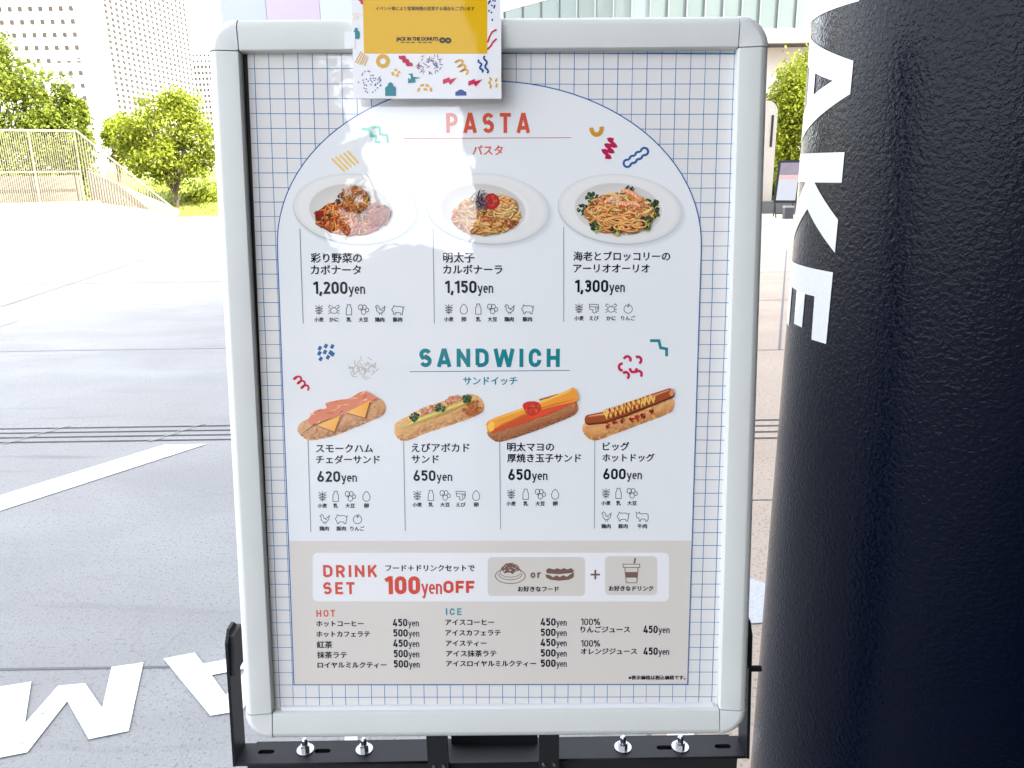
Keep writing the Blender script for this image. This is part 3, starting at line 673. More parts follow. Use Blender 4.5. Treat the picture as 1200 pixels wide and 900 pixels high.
pil = empty('pillar', (PCX, PCY, 0)); tag(pil, 'thick glossy black round pillar with white vinyl letters', 'pillar')
bm = BM(); tube(bm, (0, 0, 0), (0, 0, 7.99), PR, PR, 160); obj('shaft', bm, pole_material(), pil, True)
bm = BM(); tube(bm, (0, 0, 0), (0, 0, .10), PR+.012, PR+.012, 96); obj('base_ring', bm, M_black, pil, True)
AT, AB = 1.0195, .8515; AM = (AT+AB)/2
def pole_letter(loops):
    """loops in (arc, z) metres on the shaft; sliced so that the vinyl follows the curve"""
    me = extrude_curve2d('vinyl_letter', loops, 0.0)
    bm = BM(); bm.from_mesh(me); bpy.data.meshes.remove(me)
    for k in range(1, 40):
        a = AB+(AT-AB)*k/40
        bmesh.ops.bisect_plane(bm, geom=bm.verts[:]+bm.edges[:]+bm.faces[:], plane_co=(a, 0, 0), plane_no=(1, 0, 0))
    for v in bm.verts:
        th = v.co.x/PR; v.co = Vector(((PR+.0007)*math.cos(th), (PR+.0007)*math.sin(th), v.co.y))
    for f in bm.faces:
        f.normal_update(); c = f.calc_center_median()
        if f.normal.x*c.x+f.normal.y*c.y < 0: f.normal_flip()
    m2 = bpy.data.meshes.new('vinyl_letter'); bm.to_mesh(m2); bm.free()
    for p in m2.polygons: p.use_smooth = True
    link('vinyl_letter', m2, M_vinyl, pil)
# M (upper end runs out of the photo), A, K, E reading downwards
pole_letter([[(AB, 1.648), (AT, 1.644), (AT, 1.694), (AB+.075, 1.716), (AT, 1.738), (AT, 1.788), (AB, 1.788), (AB, 1.752), (AT-.045, 1.752), (AB, 1.728), (AB, 1.704), (AT-.045, 1.682), (AB, 1.684)]])
pole_letter([[(AT, 1.576), (AT, 1.537), (AB, 1.484), (AB, 1.524), (.884, 1.533), (.884, 1.583), (AB, 1.592), (AB, 1.631)], [(.9196, 1.573), (.9196, 1.545), (.979, 1.557)]])
pole_letter([[(AB, 1.468), (AT, 1.467), (AT, 1.429), (.9524, 1.4285), (AT, 1.382), (AT, 1.339), (AM, 1.392), (AB, 1.339), (AB, 1.382), (.9186, 1.4285), (AB, 1.4285)]])
pole_letter([[(AB, 1.311), (AT, 1.313), (AT, 1.215), (.9845, 1.214), (.9822, 1.275), (.953, 1.274), (.953, 1.225), (.9186, 1.224), (.9186, 1.274), (.887, 1.274), (.887, 1.214), (AB, 1.214)]])
# ================================================================== THE SIGN STAND
sign = empty('sign_stand'); sign.matrix_world = SIGN_M
tag(sign, 'cream framed sign board on a black steel stand in the middle', 'sign stand')
PROF = [(0, -.003), (0, .0055), (.0012, .0072), (.0245, .0105), (.0262, .0102), (.0310, .0078), (.0345, .0040), (.0360, -.0010), (.0360, -.0150), (0, -.0150)]
GAP = .0006
def bar(bm, L0, L1, horizontal, edge, sgn):
    """extrude the moulding along the opening's edge; sgn = outward direction"""
    ends = []
    for s in (L0, L1):
        ring = []
        for t, z in PROF:
            o = edge+sgn*t
            ring.append(bm.verts.new((s, o, z) if horizontal else (o, s, z)))
        ends.append(ring)
    n = len(PROF)
    for i in range(n): bm.faces.new((ends[0][i], ends[0][(i+1) % n], ends[1][(i+1) % n], ends[1][i]))
    bm.faces.new(ends[0][::-1]); bm.faces.new(ends[1])
for h, e, s, a, b in ((True, 0, 1, 0, WO), (True, -HO, -1, 0, WO), (False, 0, -1, -HO, 0), (False, WO, 1, -HO, 0)):
    bm = BM(); bar(bm, a+GAP, b-GAP, h, e, s); obj('frame_bar', bm, M_frame, sign, True)
for (cx, cy, a0) in ((0, 0, 90), (WO, 0, 0), (0, -HO, 180), (WO, -HO, 270)):
    bm = BM(); N = 14; rings = []
    sx = (1 if a0 in (0, 270) else -1); sy = (1 if a0 in (0, 90) else -1)
    for i in range(N+1):
        th = RAD(a0+90*i/N); row = []
        for t, z in PROF[1:9]:
            # rounded square: the cap's inner edges stay straight along the bars
            row.append(bm.verts.new((cx+t*math.cos(th)+sx*GAP, cy+t*math.sin(th)+sy*GAP, z+.0004)))
        rings.append(row)
    for r0, r1 in zip(rings, rings[1:]):
        for i in range(7):
            if i == 0 and False: continue
            try: bm.faces.new((r0[i], r0[i+1], r1[i+1], r1[i]))
            except ValueError: pass
    bm.faces.new(rings[0][::-1]); bm.faces.new(rings[-1])
    bmesh.ops.remove_doubles(bm, verts=bm.verts[:], dist=1e-6)
    obj('corner_cap', bm, M_cap, sign, True)
bm = BM(); box(bm, -.030, WO+.030, -HO-.030, .030, -.030, -.0160); obj('back_panel', bm, M_gap, sign)
bm = BM(); box(bm, -.001, .02, -HO, 0, -.0125, -.0062); obj('shadow_gap_strip', bm, M_gap, sign)  # dark strip painted in for the shadow gap beside the poster
bm = BM(); box(bm, .010, WO-.006, -HO-.001, -HO+.0045, -.004, .0005); obj('retaining_strip', bm, mat('clear_strip', (.75, .76, .78), .25), sign)
# ---- black steel cradle (upright in the world, not tilted like the board)
cradle = empty('cradle'); cradle.parent = sign; cradle.matrix_parent_inverse = SIGN_M.inverted()
def cpart(name, bm, m, smooth=False, bevel=0.0, par=None):
    o = obj(name, bm, m, None, smooth, bevel); o.parent = sign; o.matrix_parent_inverse = SIGN_M.inverted(); return o
bpy.data.objects.remove(cradle)
ZP = .70
def slot(cx, cy, L, w_): r = w_/2; return [(cx-L/2+r+r*math.cos(RAD(a)), cy+r*math.sin(RAD(a))) for a in range(90, 271, 30)]+[(cx+L/2-r+r*math.cos(RAD(a)), cy+r*math.sin(RAD(a))) for a in range(-90, 91, 30)]
Y0, Y1_ = .846, .884
sl1 = gz(312, 881, ZP); sl2 = gz(378, 880, ZP); sl3 = gz(779, 876, ZP); sl4 = gz(847, 874.5, ZP)
for nm, x0, x1, sls in (('shelf_plate', -.3735, -.1185, (sl1, sl2)), ('shelf_plate', .0545, .302, (sl3, sl4))):
    me = extrude_curve2d(nm, [[(x0, Y0), (x1, Y0), (x1, Y1_), (x0, Y1_)]]+[slot(s.x, s.y, .022, .008) for s in sls], .004)
    o = link(nm, me, M_black); o.location = (0, 0, ZP-.002); o.parent = sign; o.matrix_parent_inverse = SIGN_M.inverted()
LEAN = .1438
def lean_plate(x0, x1, pts, name, m, bv):
    bm = BM(); pts = [(y+(z-ZP)*LEAN, z) for y, z in pts]
    a = [bm.verts.new((x0, y, z)) for y, z in pts]; b = [bm.verts.new((x1, y, z)) for y, z in pts]; bm.faces.new(a); bm.faces.new(b[::-1])
    for i in range(len(pts)): bm.faces.new((a[i], b[i], b[(i+1) % len(pts)], a[(i+1) % len(pts)]))
    cpart(name, bm, m, bevel=bv)
for sx, x0, x1 in ((-1, -.3770, -.3730), (1, .3025, .3065)):
    lean_plate(x0, x1, [(Y0, ZP-.004), (Y1_, ZP-.004), (Y1_, .868), (Y1_-.012, .880), (Y0+.010, .880), (Y0, .866)], 'side_arm', M_black, .0008)
    xm = x1 if sx < 0 else x0
    lean_plate(min(xm, xm-sx*.006), max(xm, xm-sx*.006), [(Y0+.003, .82), (Y1_-.003, .82), (Y1_-.003, .872), (Y0+.006, .872)], 'clamp_block', M_gap, .0015)
bm = BM(); tube(bm, (.3065, .876, .812), (.323, .876, .812), .0042, .0042, 12); cpart('side_bolt', bm, M_black, True)
bm = BM(); box(bm, -.360, .292, .850, .892, .60, ZP-.0045); cpart('lower_rail', bm, mat('black_rail', (.004, .004, .005), .7), bevel=.001)
# centre recess with a folded front lip between the two posts
bm = BM(); box(bm, -.0905, .0275, .846, .8495, ZP-.030, ZP-.004); cpart('front_lip', bm, M_black, bevel=.0006)
bm = BM(); box(bm, -.0905, .0275, .881, .884, ZP-.02, ZP+.012); cpart('rear_lip', bm, M_black, bevel=.0006)
for x0, x1 in ((-.1180, -.0910), (.0280, .0540)):
    bm = BM(); box(bm, x0, x1, .836, .8455, .05, .757); cpart('post', bm, mat('black_post', (.004, .004, .005), .6), bevel=.001)
for x in (-.110, -.0975, .034, .0475):
    bm = BM(); tube(bm, (x, .8355, ZP+.001), (x, .8335, ZP+.001), .0028, .0022, 10); cpart('rivet', bm, M_steel, True)
for px, py in ((358, 879), (427, 878.5), (730, 876), (797, 875.5)):
    c = gz(px, py, ZP)
    bm = BM(); tube(bm, (c.x, c.y, ZP), (c.x, c.y, ZP+.0016), .0115, .0115, 28); ws_ = cpart('washer', bm, M_steel, True)
    bm = BM(); tube(bm, (c.x, c.y, ZP+.0016), (c.x, c.y, ZP+.0085), .0062, .0062, 6); cpart('nut', bm, M_steel)
    bm = BM(); tube(bm, (c.x, c.y, ZP+.0085), (c.x, c.y, ZP+.0165), .0040, .0040, 12); tube(bm, (c.x, c.y, ZP+.0165), (c.x, c.y, ZP+.0185), .0040, .0025, 12); cpart('bolt', bm, M_steel, True)
bm = BM(); box(bm, -.36, .29, .80, .88, 0, .05); cpart('foot_beam', bm, M_black, bevel=.004)
for x in (-.34, .27):
    bm = BM(); box(bm, x-.03, x+.03, .55, 1.15, .0, .045); cpart('foot', bm, M_black, bevel=.004)
    bm = BM(); box(bm, x-.015, x+.015, .855, .885, .045, .60); cpart('leg', bm, M_black, bevel=.002)
# ================================================================== THE POSTER
random.seed(4)
poster = empty('menu_poster'); poster.matrix_world = POSTER_M
tag(poster, 'printed A-size food menu poster with pasta and sandwich pictures inside the cream frame', 'poster')
WHITE = (.80, .80, .80); NAVY = ink(38, 44, 66); BLUE = ink(30, 84, 150); RED = ink(188, 66, 52); TEAL = ink(20, 124, 142)
INKK = ink(20, 24, 44); GREY = ink(201, 201, 208); BROWN = ink(112, 88, 84); GOLD = ink(190, 140, 40); MAG = ink(176, 24, 78)
def lerp(a, b, t): return tuple(x+(y-x)*t for x, y in zip(a, b))
# sheet, grid
pr = Print(PP)
GB = ink(209, 214, 228)
for i in range(12):
    for j in range(16):
        x0, x1 = .0060+(.5800-.0060)*i/12, .0060+(.5800-.0060)*(i+1)/12; y0, y1 = .006-.8180*j/16, .006-.8180*(j+1)/16
        z = pr.z; pr.poly([(x0, y0), (x1, y0), (x1, y1), (x0, y1)], GB, False); pr.z = z
pr.build('poster_sheet', M_ink, poster, 0)
pr = Print(PP)
GL = ink(28, 112, 180)
def wob(x0, y0, x1, y1, wd):
    n = 34; p = []
    ph = random.uniform(0, 6)
    for i in range(n+1):
        t = i/n; o = .00022*math.sin(ph+t*11)+random.uniform(-.00012, .00012)
        p.append((x0+(x1-x0)*t+(o if x0 == x1 else 0), y0+(y1-y0)*t+(o if y0 == y1 else 0)))
    pr.ribbon(p, wd*random.uniform(.85, 1.2), GL, False)
STEP = .01695
# the column of lines seen at pixel 605,75 and the row seen at 850,80 fix the phase
gx = PP.q(605, 75)[0]; gyy = PP.q(850, 81)[1]
k = math.ceil((.0075-gx)/STEP); x = gx+k*STEP
while x < .579: wob(x, .005, x, -.810, .00070); x += STEP
y = gyy+STEP*math.floor((.004-gyy)/STEP)
while y > -.810: wob(.0065, y, .5795, y, .00070); y -= STEP
wob(.0065, .0012, .5795, .0012, .0009)
pr.build('grid_lines', M_ink, poster, .00012)
# arch panel
pr = Print(PP)
XL, XR = .0325, .5412; CXA = (XL+XR)/2; YT = PP.q(573, 95)[1]; YB = PP.q(570, 802)[1]; YS = PP.q(573, 292)[1]
A = []
for i in range(49):
    t = math.pi*i/48; A.append((CXA-(XR-XL)/2*math.cos(t), YS+(YT-YS)*math.sin(t)**.97))
outline = A+[(XR, YB), (XL, YB)]
# fill as horizontal strips (kept simple and planar)
prs = [(XL, YS)]
pr.poly(A, ink(214, 222, 240), False)
n = 14; yg = PP.q(577, 633.5)[1]
for i in range(n):
    z = pr.z; a, b = YS+(yg-YS)*i/n, YS+(yg-YS)*(i+1)/n
    pr.poly([(XL, a), (XR, a), (XR, b), (XL, b)], ink(214, 222, 240), False); pr.z = z
for i in range(5):
    z = pr.z; a, b = yg+(YB-yg)*i/5, yg+(YB-yg)*(i+1)/5
    pr.poly([(XL, a), (XR, a), (XR, b), (XL, b)], GREY, False); pr.z = z
pr.z += 2e-5
pr.ribbon(outline, .0013, ink(36, 96, 165), False, closed=True)
pr.build('arch_panel', M_ink, poster, .0006)
# headings
pr = Print(PP)
ltext(pr, 'PASTA', 523, 621, 132.5, 156, ink(200, 84, 66), .19, .30)
pr.ribbon([(473, 162.5), (669, 161.5)], .8, ink(190, 90, 80)); jtext(pr, 'パスタ', 554, 589, 176.5, ink(196, 90, 72), .7)
pr.build('heading', M_ink, poster, .0008)
pr = Print(PP)
ltext(pr, 'SANDWICH', 491.5, 656, 408.5, 430, TEAL, .20, .24)
pr.ribbon([(480, 435.5), (668, 434)], .8, ink(60, 110, 150)); jtext(pr, 'サンドイッチ', 543, 606, 446.3, ink(30, 130, 160), .6)
pr.build('heading', M_ink, poster, .0008)
# allergen icons (line drawings 12 px wide)
def icon(pr, k, cx, cy):
    c = ink(70, 74, 92); W = .75
    def P(pts, closed=False, s=1.0): pr.ribbon([(cx+x*s, cy+y*s) for x, y in pts], W, c, closed=closed)
    if k == '小麦':
        P([(0, -6), (0, 6)])
        for y in (-3, 0, 3): P([(-4.5, y-2), (0, y+1), (4.5, y-2)]); P([(-3.5, y+1.2), (3.5, y+1.2)])
    elif k == 'かに':
        P(arc(0, 1, 4, 3.4, 0, 360, 12)[:-1], True); P([(-4, -1), (-6.5, -3.5), (-5, -5.5), (-3, -4)]); P([(4, -1), (6.5, -3.5), (5, -5.5), (3, -4)])
        P([(-4, 3), (-6.5, 5)]); P([(4, 3), (6.5, 5)]); P([(-4.4, 1), (-6.8, 1.4)]); P([(4.4, 1), (6.8, 1.4)]); P([(-1.5, -2.5), (-1.5, -4)]); P([(1.5, -2.5), (1.5, -4)])
    elif k == '乳': P([(-1.8, -6), (1.8, -6), (1.8, -3.5), (3.2, -1.5), (3.2, 6), (-3.2, 6), (-3.2, -1.5), (-1.8, -3.5)], True)
    elif k == '大豆':
        for x, y, r in ((-3.2, -2.8, 2.7), (1.2, -3, 2.4), (0.2, 2.4, 2.8), (4.3, .3, 2.0)): P(arc(x, y, r, r*1.15, 0, 360, 12)[:-1], True)
        P([(-3.2, -2), (-1.5, 1.5)]); P([(-5.5, -5), (-3.5, -6)])
    elif k == '鶏肉':
        P([(-5, -3), (-3.2, -5.5), (-1, -4), (0, -.5), (3, -1), (6, -4), (5.4, .5), (3, 3.6), (-1, 3.8), (-3.6, 1), (-3.4, -2.4)], True); P([(0, 3.8), (-.4, 6)]); P([(2, 3.6), (2, 6)]); P([(1, .6), (3.6, .8)])
    elif k == '豚肉':
        P([(-7, 0), (-5, -3), (-4.5, -5), (-2.6, -3.8), (3, -4), (6, -3), (6.6, 0), (5.6, 3), (5.4, 5.5), (3.6, 5.5), (3, 3.4), (-2.4, 3.4), (-2.8, 5.5), (-4.6, 5.5), (-5, 2.6)], True); P([(6.4, -2), (7.6, -4)])
    elif k == '卵': P([(0, -6), (2.6, -3.8), (4.3, 0), (3.9, 3.4), (1.8, 5.6), (-1.8, 5.6), (-3.9, 3.4), (-4.3, 0), (-2.6, -3.8)], True)
    elif k == 'えび':
        P([(-5.5, -5), (5, -4.6), (5.6, -1), (4.6, 3.2), (1, 5.6), (-1.6, 4.4), (-1, 1.6), (-5, .8)], True); P([(-5, -2.2), (5.4, -1.6)]); P([(1.6, -1.8), (2.6, 4.4)]); P([(3.6, -1.6), (4.6, 1.2)])
    elif k == 'りんご': P(arc(0, .6, 5, 5, 0, 360, 14)[:-1], True); P([(-1.4, -2.6), (0, -1.8), (1.6, -3)]); P([(0, -2), (1, -6)])
    elif k == '牛肉':
        P([(-7, -1), (-6.5, -4), (-3.5, -4), (-2, -3), (5, -3.4), (6.8, -2), (7, 3), (5.6, 5.6), (4, 5.6), (3.4, 3), (-1.6, 3), (-2, 5.6), (-3.6, 5.6), (-4, 1.8), (-6.2, 1.4)], True); P([(-6.5, -4), (-7.6, -5.6)]); P([(-3.8, -4), (-2.8, -5.6)])
def icons(row, xs, yi, yc):
    p2 = Print(PP)
    for kk, x in zip(row, xs):
        icon(p2, kk, x, yi)
        wd = 5.4*len(kk); jtext(p2, kk, x-wd/2, x+wd/2, yc, ink(46, 50, 66), .5)
    p2.build('allergen_icons', M_ink, poster, .0008)
def caption(l1, l2, price, bar, a):
    """a: x0,x1 of line1, cy1, x0,x1 of line2, cy2, price x0,x1, yen x1, ytop, ybot"""
    p2 = Print(PP)
    jtext(p2, l1, a[0], a[1], a[2], INKK, .62); jtext(p2, l2, a[3], a[4], a[5], INKK, .62)
    ltext(p2, price, a[6], a[7], a[9], a[10], INKK, .19, .10)
    h = a[10]-a[9]; ltext(p2, 'yen', a[7]+1.2, a[8], a[10]-h*.84, a[10], ink(40, 44, 64), .145, .07)
    p2.ribbon(bar, .75, ink(110, 118, 140))
    p2.build('dish_caption', M_ink, poster, .0008)
caption('彩り野菜の', 'カボナータ', '1,200', [(351.5, 268), (355.5, 379)], (364.5, 424, 302.5, 364.5, 423, 316.5, 367.5, 407.5, 428, 330, 344.5))
caption('明太子', 'カルボナーラ', '1,150', [(507.5, 268), (509, 379)], (519.5, 556, 302, 519.5, 588.5, 316, 521.5, 558.5, 578, 329, 343.5))
caption('海老とブロッコリーの', 'アーリオオーリオ', '1,300', [(660.5, 266), (660.5, 377)], (672, 785, 300.5, 672, 761, 314.7, 673.5, 712.5, 732, 328, 342.5))
caption('スモークハム', 'チェダーサンド', '620', [(361, 515), (364.5, 623)], (370.5, 437, 525.5, 370.5, 445, 538.5, 372, 399, 418.5, 552, 564.5))
caption('えびアボカド', 'サンド', '650', [(473, 517), (475, 622)], (482.5, 550, 524.7, 482.5, 514, 538, 484.5, 510.5, 530, 551, 563.5))
caption('明太マヨの', '厚焼き玉子サンド', '650', [(585.5, 516), (586.5, 620)], (594.5, 649, 523.8, 594.5, 680.5, 536.8, 595.5, 622, 641.5, 549.5, 562.5))
caption('ビッグ', 'ホットドッグ', '600', [(697, 515), (696.5, 619)], (706.5, 737, 523.2, 706, 766.5, 536.3, 706.5, 733, 752, 549, 561.5))
A1 = ['小麦', 'かに', '乳', '大豆', '鶏肉', '豚肉']
icons(A1, (374, 391.5, 409, 426, 445, 466), 363, 374.6)
icons(['小麦', '卵', '乳', '大豆', '鶏肉', '豚肉'], (526, 543.5, 560.5, 577, 596.5, 618), 362.2, 374.2)
icons(['小麦', 'えび', 'かに', 'りんご'], (678.5, 696, 716, 736), 361.5, 373)
icons(['小麦', '乳', '大豆', '卵'], (378, 393.5, 410.5, 429.5), 581.5, 592.5); icons(['鶏肉', '豚肉', 'りんご'], (380, 400, 419), 608, 619.3)
icons(['小麦', '乳', '大豆', 'えび', '卵'], (489, 505, 521.5, 540, 558), 580.5, 591.3)
icons(['小麦', '乳', '大豆', '卵'], (599, 616, 633, 650.5), 579, 590); icons(['小麦', '乳', '大豆'], (710, 724.7, 740.5), 578, 589.5)
icons(['鶏肉', '豚肉', '牛肉'], (710, 730, 752.5), 605, 616.5)
# drink panel
pr = Print(PP)
pr.rrect(366.5, 647.5, 784, 704.5, 6, ink(218, 224, 242))
pr.rrect(571.5, 652.5, 685.5, 698, 5, ink(198, 199, 205)); pr.rrect(709, 651.5, 770, 697, 5, ink(198, 199, 205))
pr.build('drink_set_box', M_ink, poster, .00075)
pr = Print(PP)
ltext(pr, 'DRINK', 379, 442.5, 662, 676, ink(196, 78, 66), .19, .22); ltext(pr, 'SET', 379, 416, 682, 696, ink(196, 78, 66), .19, .22)
jtext(pr, 'フード＋ドリンクセットで', 452, 556, 665.5, INKK, .6)
ltext(pr, '100', 451.5, 492.5, 675, 696, ink(196, 66, 54), .22, .09); ltext(pr, 'yen', 494, 518, 679, 696, ink(196, 70, 60), .15, .07); ltext(pr, 'OFF', 519.5, 556, 680.5, 694.5, ink(196, 66, 54), .21, .11)
ltext(pr, 'or', 621.5, 633.5, 668, 677, BROWN, .19, .16)
jtext(pr, 'お好きなフード', 607, 654.5, 690, INKK, .6); jtext(pr, 'お好きなドリンク', 713.5, 765, 689.3, INKK, .6)
pr.ribbon([(692, 673), (703, 673)], 2.2, BROWN); pr.ribbon([(697.5, 667.5), (697.5, 678.5)], 2.2, BROWN)
# little drawings: pasta plate, hot dog, cup
pr.ribbon(arc(598, 674.5, 17.5, 9, 0, 360, 26)[:-1], .9, BROWN, closed=True); pr.ribbon(arc(598, 672.5, 13.5, 6.6, -10, 190, 16), .8, BROWN); pr.ribbon(arc(598, 670.5, 12, 5.5, 10, 170, 14), .7, BROWN)
pr.ribbon([(586, 671), (588, 665), (593, 660.5), (600, 659.5), (607, 663), (610.5, 670)], .9, BROWN)
pr.poly([(587, 666), (592, 661.2), (599, 660), (606, 663), (609, 668), (603, 670), (601, 672.5), (597, 670.5), (591, 671.5)], BROWN)
for _ in range(16): pr.disc(random.uniform(590, 606), random.uniform(662, 669.5), .7, .5, ink(205, 203, 206), n=6)
pr.poly([(639.5, 668), (643, 665.3), (649, 667), (653, 665.5), (657, 667), (661, 665.4), (665, 667), (669, 665.3), (672.4, 668), (671, 671), (655, 672.5), (641, 671.5)], BROWN)
pr.poly([(639, 672.5), (644, 673.5), (648, 676), (652, 673.8), (656, 675.8), (660, 673.6), (664, 675.5), (668, 672.8), (672.6, 670.6), (672, 676), (667, 679), (655, 680.2), (645, 679), (640, 676.5)], BROWN)
pr.poly([(730, 660.5), (749, 660.5), (749, 664), (730, 664)], ink(205, 203, 206)); pr.ribbon([(730, 660.8), (749.5, 660.8), (749.5, 664.6), (730, 664.6)], .9, BROWN, closed=True)
pr.ribbon([(732, 665), (733.8, 682.6), (746, 682.6), (747.6, 665)], .9, BROWN); pr.poly([(732.8, 670), (747, 670), (746.4, 676.5), (733.4, 676.5)], BROWN); pr.ribbon([(743, 660), (744.4, 653.6)], 2.0, BROWN)
pr.build('drink_set_offer', M_ink, poster, .0009)
def plist(name, rows, hd=None):
    p2 = Print(PP)
    if hd: ltext(p2, *hd)
    for s, x0, x1, cy, price, px0, px1, yx, pcy in rows:
        if s.startswith('100'): ltext(p2, s, x0, x1, cy-3.8, cy+3.8, INKK, .15, .12)
        else: jtext(p2, s, x0, x1, cy, INKK, .6)
        if price: ltext(p2, price, px0, px1, pcy-4.4, pcy+4.4, INKK, .20, .10); ltext(p2, 'yen', px1+.8, yx, pcy-3.6, pcy+4.4, ink(50, 54, 74), .15, .07)
    p2.build(name, M_ink, poster, .0008)
plist('hot_drink_list', [('ホットコーヒー', 371, 426, 730.6, '450', 460.5, 477.5, 491, 729.3), ('ホットカフェラテ', 371, 433.5, 742.8, '500', 461, 478, 491.5, 741.4), ('紅茶', 371.5, 389.5, 755.3, '450', 461, 478, 491.5, 753.5),
    ('抹茶ラテ', 372, 406.5, 767.3, '500', 461.5, 478, 491.5, 765.6), ('ロイヤルミルクティー', 372.5, 453, 779, '500', 461.5, 478.5, 492, 777.6)], ('HOT', 371, 393, 714.5, 722.5, ink(200, 90, 80), .19, .26))
plist('ice_drink_list', [('アイスコーヒー', 522, 579, 729, '450', 633.5, 651, 664, 728.6), ('アイスカフェラテ', 522, 586.5, 741.3, '500', 633.5, 651, 664, 740.7), ('アイスティー', 522.5, 570, 753.5, '450', 633.5, 651, 664, 752.6),
    ('アイス抹茶ラテ', 523, 581.5, 765.6, '500', 633.5, 651, 664, 764.8), ('アイスロイヤルミルクティー', 523, 628, 777.3, '500', 633.5, 651, 664, 776.8)], ('ICE', 522.5, 541, 712.5, 720.5, ink(60, 140, 170), .19, .26))
plist('juice_list', [('100%', 680.5, 703, 728.4, None, 0, 0, 0, 0), ('りんごジュース', 680.5, 738, 737.5, '450', 753.8, 770.5, 784.5, 737.3), ('100%', 680.5, 703, 753.6, None, 0, 0, 0, 0), ('オレンジジュース', 680.5, 746, 763, '450', 753.8, 770.5, 784, 762.8)])
pr = Print(PP); jtext(pr, '※表示価格は税込価格です。', 736.5, 803, 793.8, INKK, .6); pr.build('tax_note', M_ink, poster, .0008)
# ---------------------------------------------------------------- printed decorations
def motif(fn):
    p2 = Print(PP); fn(p2); p2.build('decoration', M_ink, poster, .0008)
TQ = ink(110, 190, 180)
def f(p):
    p.poly([(423, 150.5), (434, 149), (437.5, 158.5), (434, 157), (433, 152)], TQ)
    p.ribbon([(424, 151), (432, 152.5), (434.5, 159.5), (441, 160), (440, 166.5), (446, 167)], 2.6, TQ); p.ribbon([(434, 149), (445, 149.5), (445.5, 157.5), (453.5, 158.5), (455, 168)], 2.6, TQ)
motif(f)
def f(p):
    for i in range(5): p.ribbon([(389+i*4.6, 186-i*2.2), (404+i*4.0, 201-i*2.4)], 2.2, ink(222, 190, 110))
motif(f)
motif(lambda p: p.ribbon(arc(699, 150.5, 6.0, 7.5, 185, -15, 14), 5.0, GOLD))
def coil(p, x0, y0, x1, y1, amp, n, wd, col, loop=0.0):
    pts = []; L = math.hypot(x1-x0, y1-y0); ux, uy = (x1-x0)/L, (y1-y0)/L
    for i in range(n*12+1):
        t = i/(n*12); a = t*n*2*math.pi
        s_ = t*L+loop*math.cos(a); o = amp*math.sin(a); pts.append((x0+ux*s_-uy*o, y0+uy*s_+ux*o))
    p.ribbon(pts, wd, col)
motif(lambda p: coil(p, 719, 164, 709, 184, 5.2, 3, 3.8, ink(180, 30, 90)))
def f(p):
    P4 = [(735+6.7*i, 191.5-4.6*i) for i in range(4)]
    for x, y in P4: p.disc(x, y, 5.6, 5.6, ink(36, 92, 160), n=24)
    for x, y in P4: p.disc(x, y, 2.9, 2.9, ink(214, 222, 240), n=20)
    p.ribbon([P4[0], P4[-1]], 3.4, ink(214, 222, 240))
motif(f)
def f(p):
    random.seed(3)
    for x, y in ((375, 408), (382, 405.5), (389.5, 406), (374.5, 414), (381, 412.5), (387.5, 413), (376, 420.5), (384.5, 418.5), (390, 415)):
        p.ribbon([(x-1.2, y+2.2), (x+1.2, y-2.2)], 3.9, ink(40, 100, 165))
motif(f)
def f(p):
    random.seed(8)
    for _ in range(44):
        a, r = random.uniform(0, 6.28), math.sqrt(random.random()); x, y = 425.5+17*r*math.cos(a), 431+13*r*math.sin(a); q = random.uniform(0, 3.14)
        p.ribbon([(x-3*math.cos(q), y-3*math.sin(q)), (x+3*math.cos(q), y+3*math.sin(q))], .8, ink(176, 172, 176))
motif(f)
motif(lambda p: coil(p, 346.5, 440.5, 359.5, 456, 3.6, 3, 2.3, ink(196, 60, 80), 2.0))
def f(p):
    for x, y, a in ((735, 421.5, 200), (747.5, 422, 240), (729, 430, 90), (742, 432, 0), (733, 440, 230), (748, 438.5, 215)):
        p.ribbon([(x+3.8*math.cos(RAD(a+q)), y+4.0*math.sin(RAD(a+q))) for q in range(-10, 191, 20)], 3.2, ink(180, 30, 84))
motif(f)
motif(lambda p: p.ribbon([(761.5, 399.2), (772, 399.2), (774, 407.5), (781, 408.8), (781, 417.5)], 3.4, ink(24, 128, 140)))
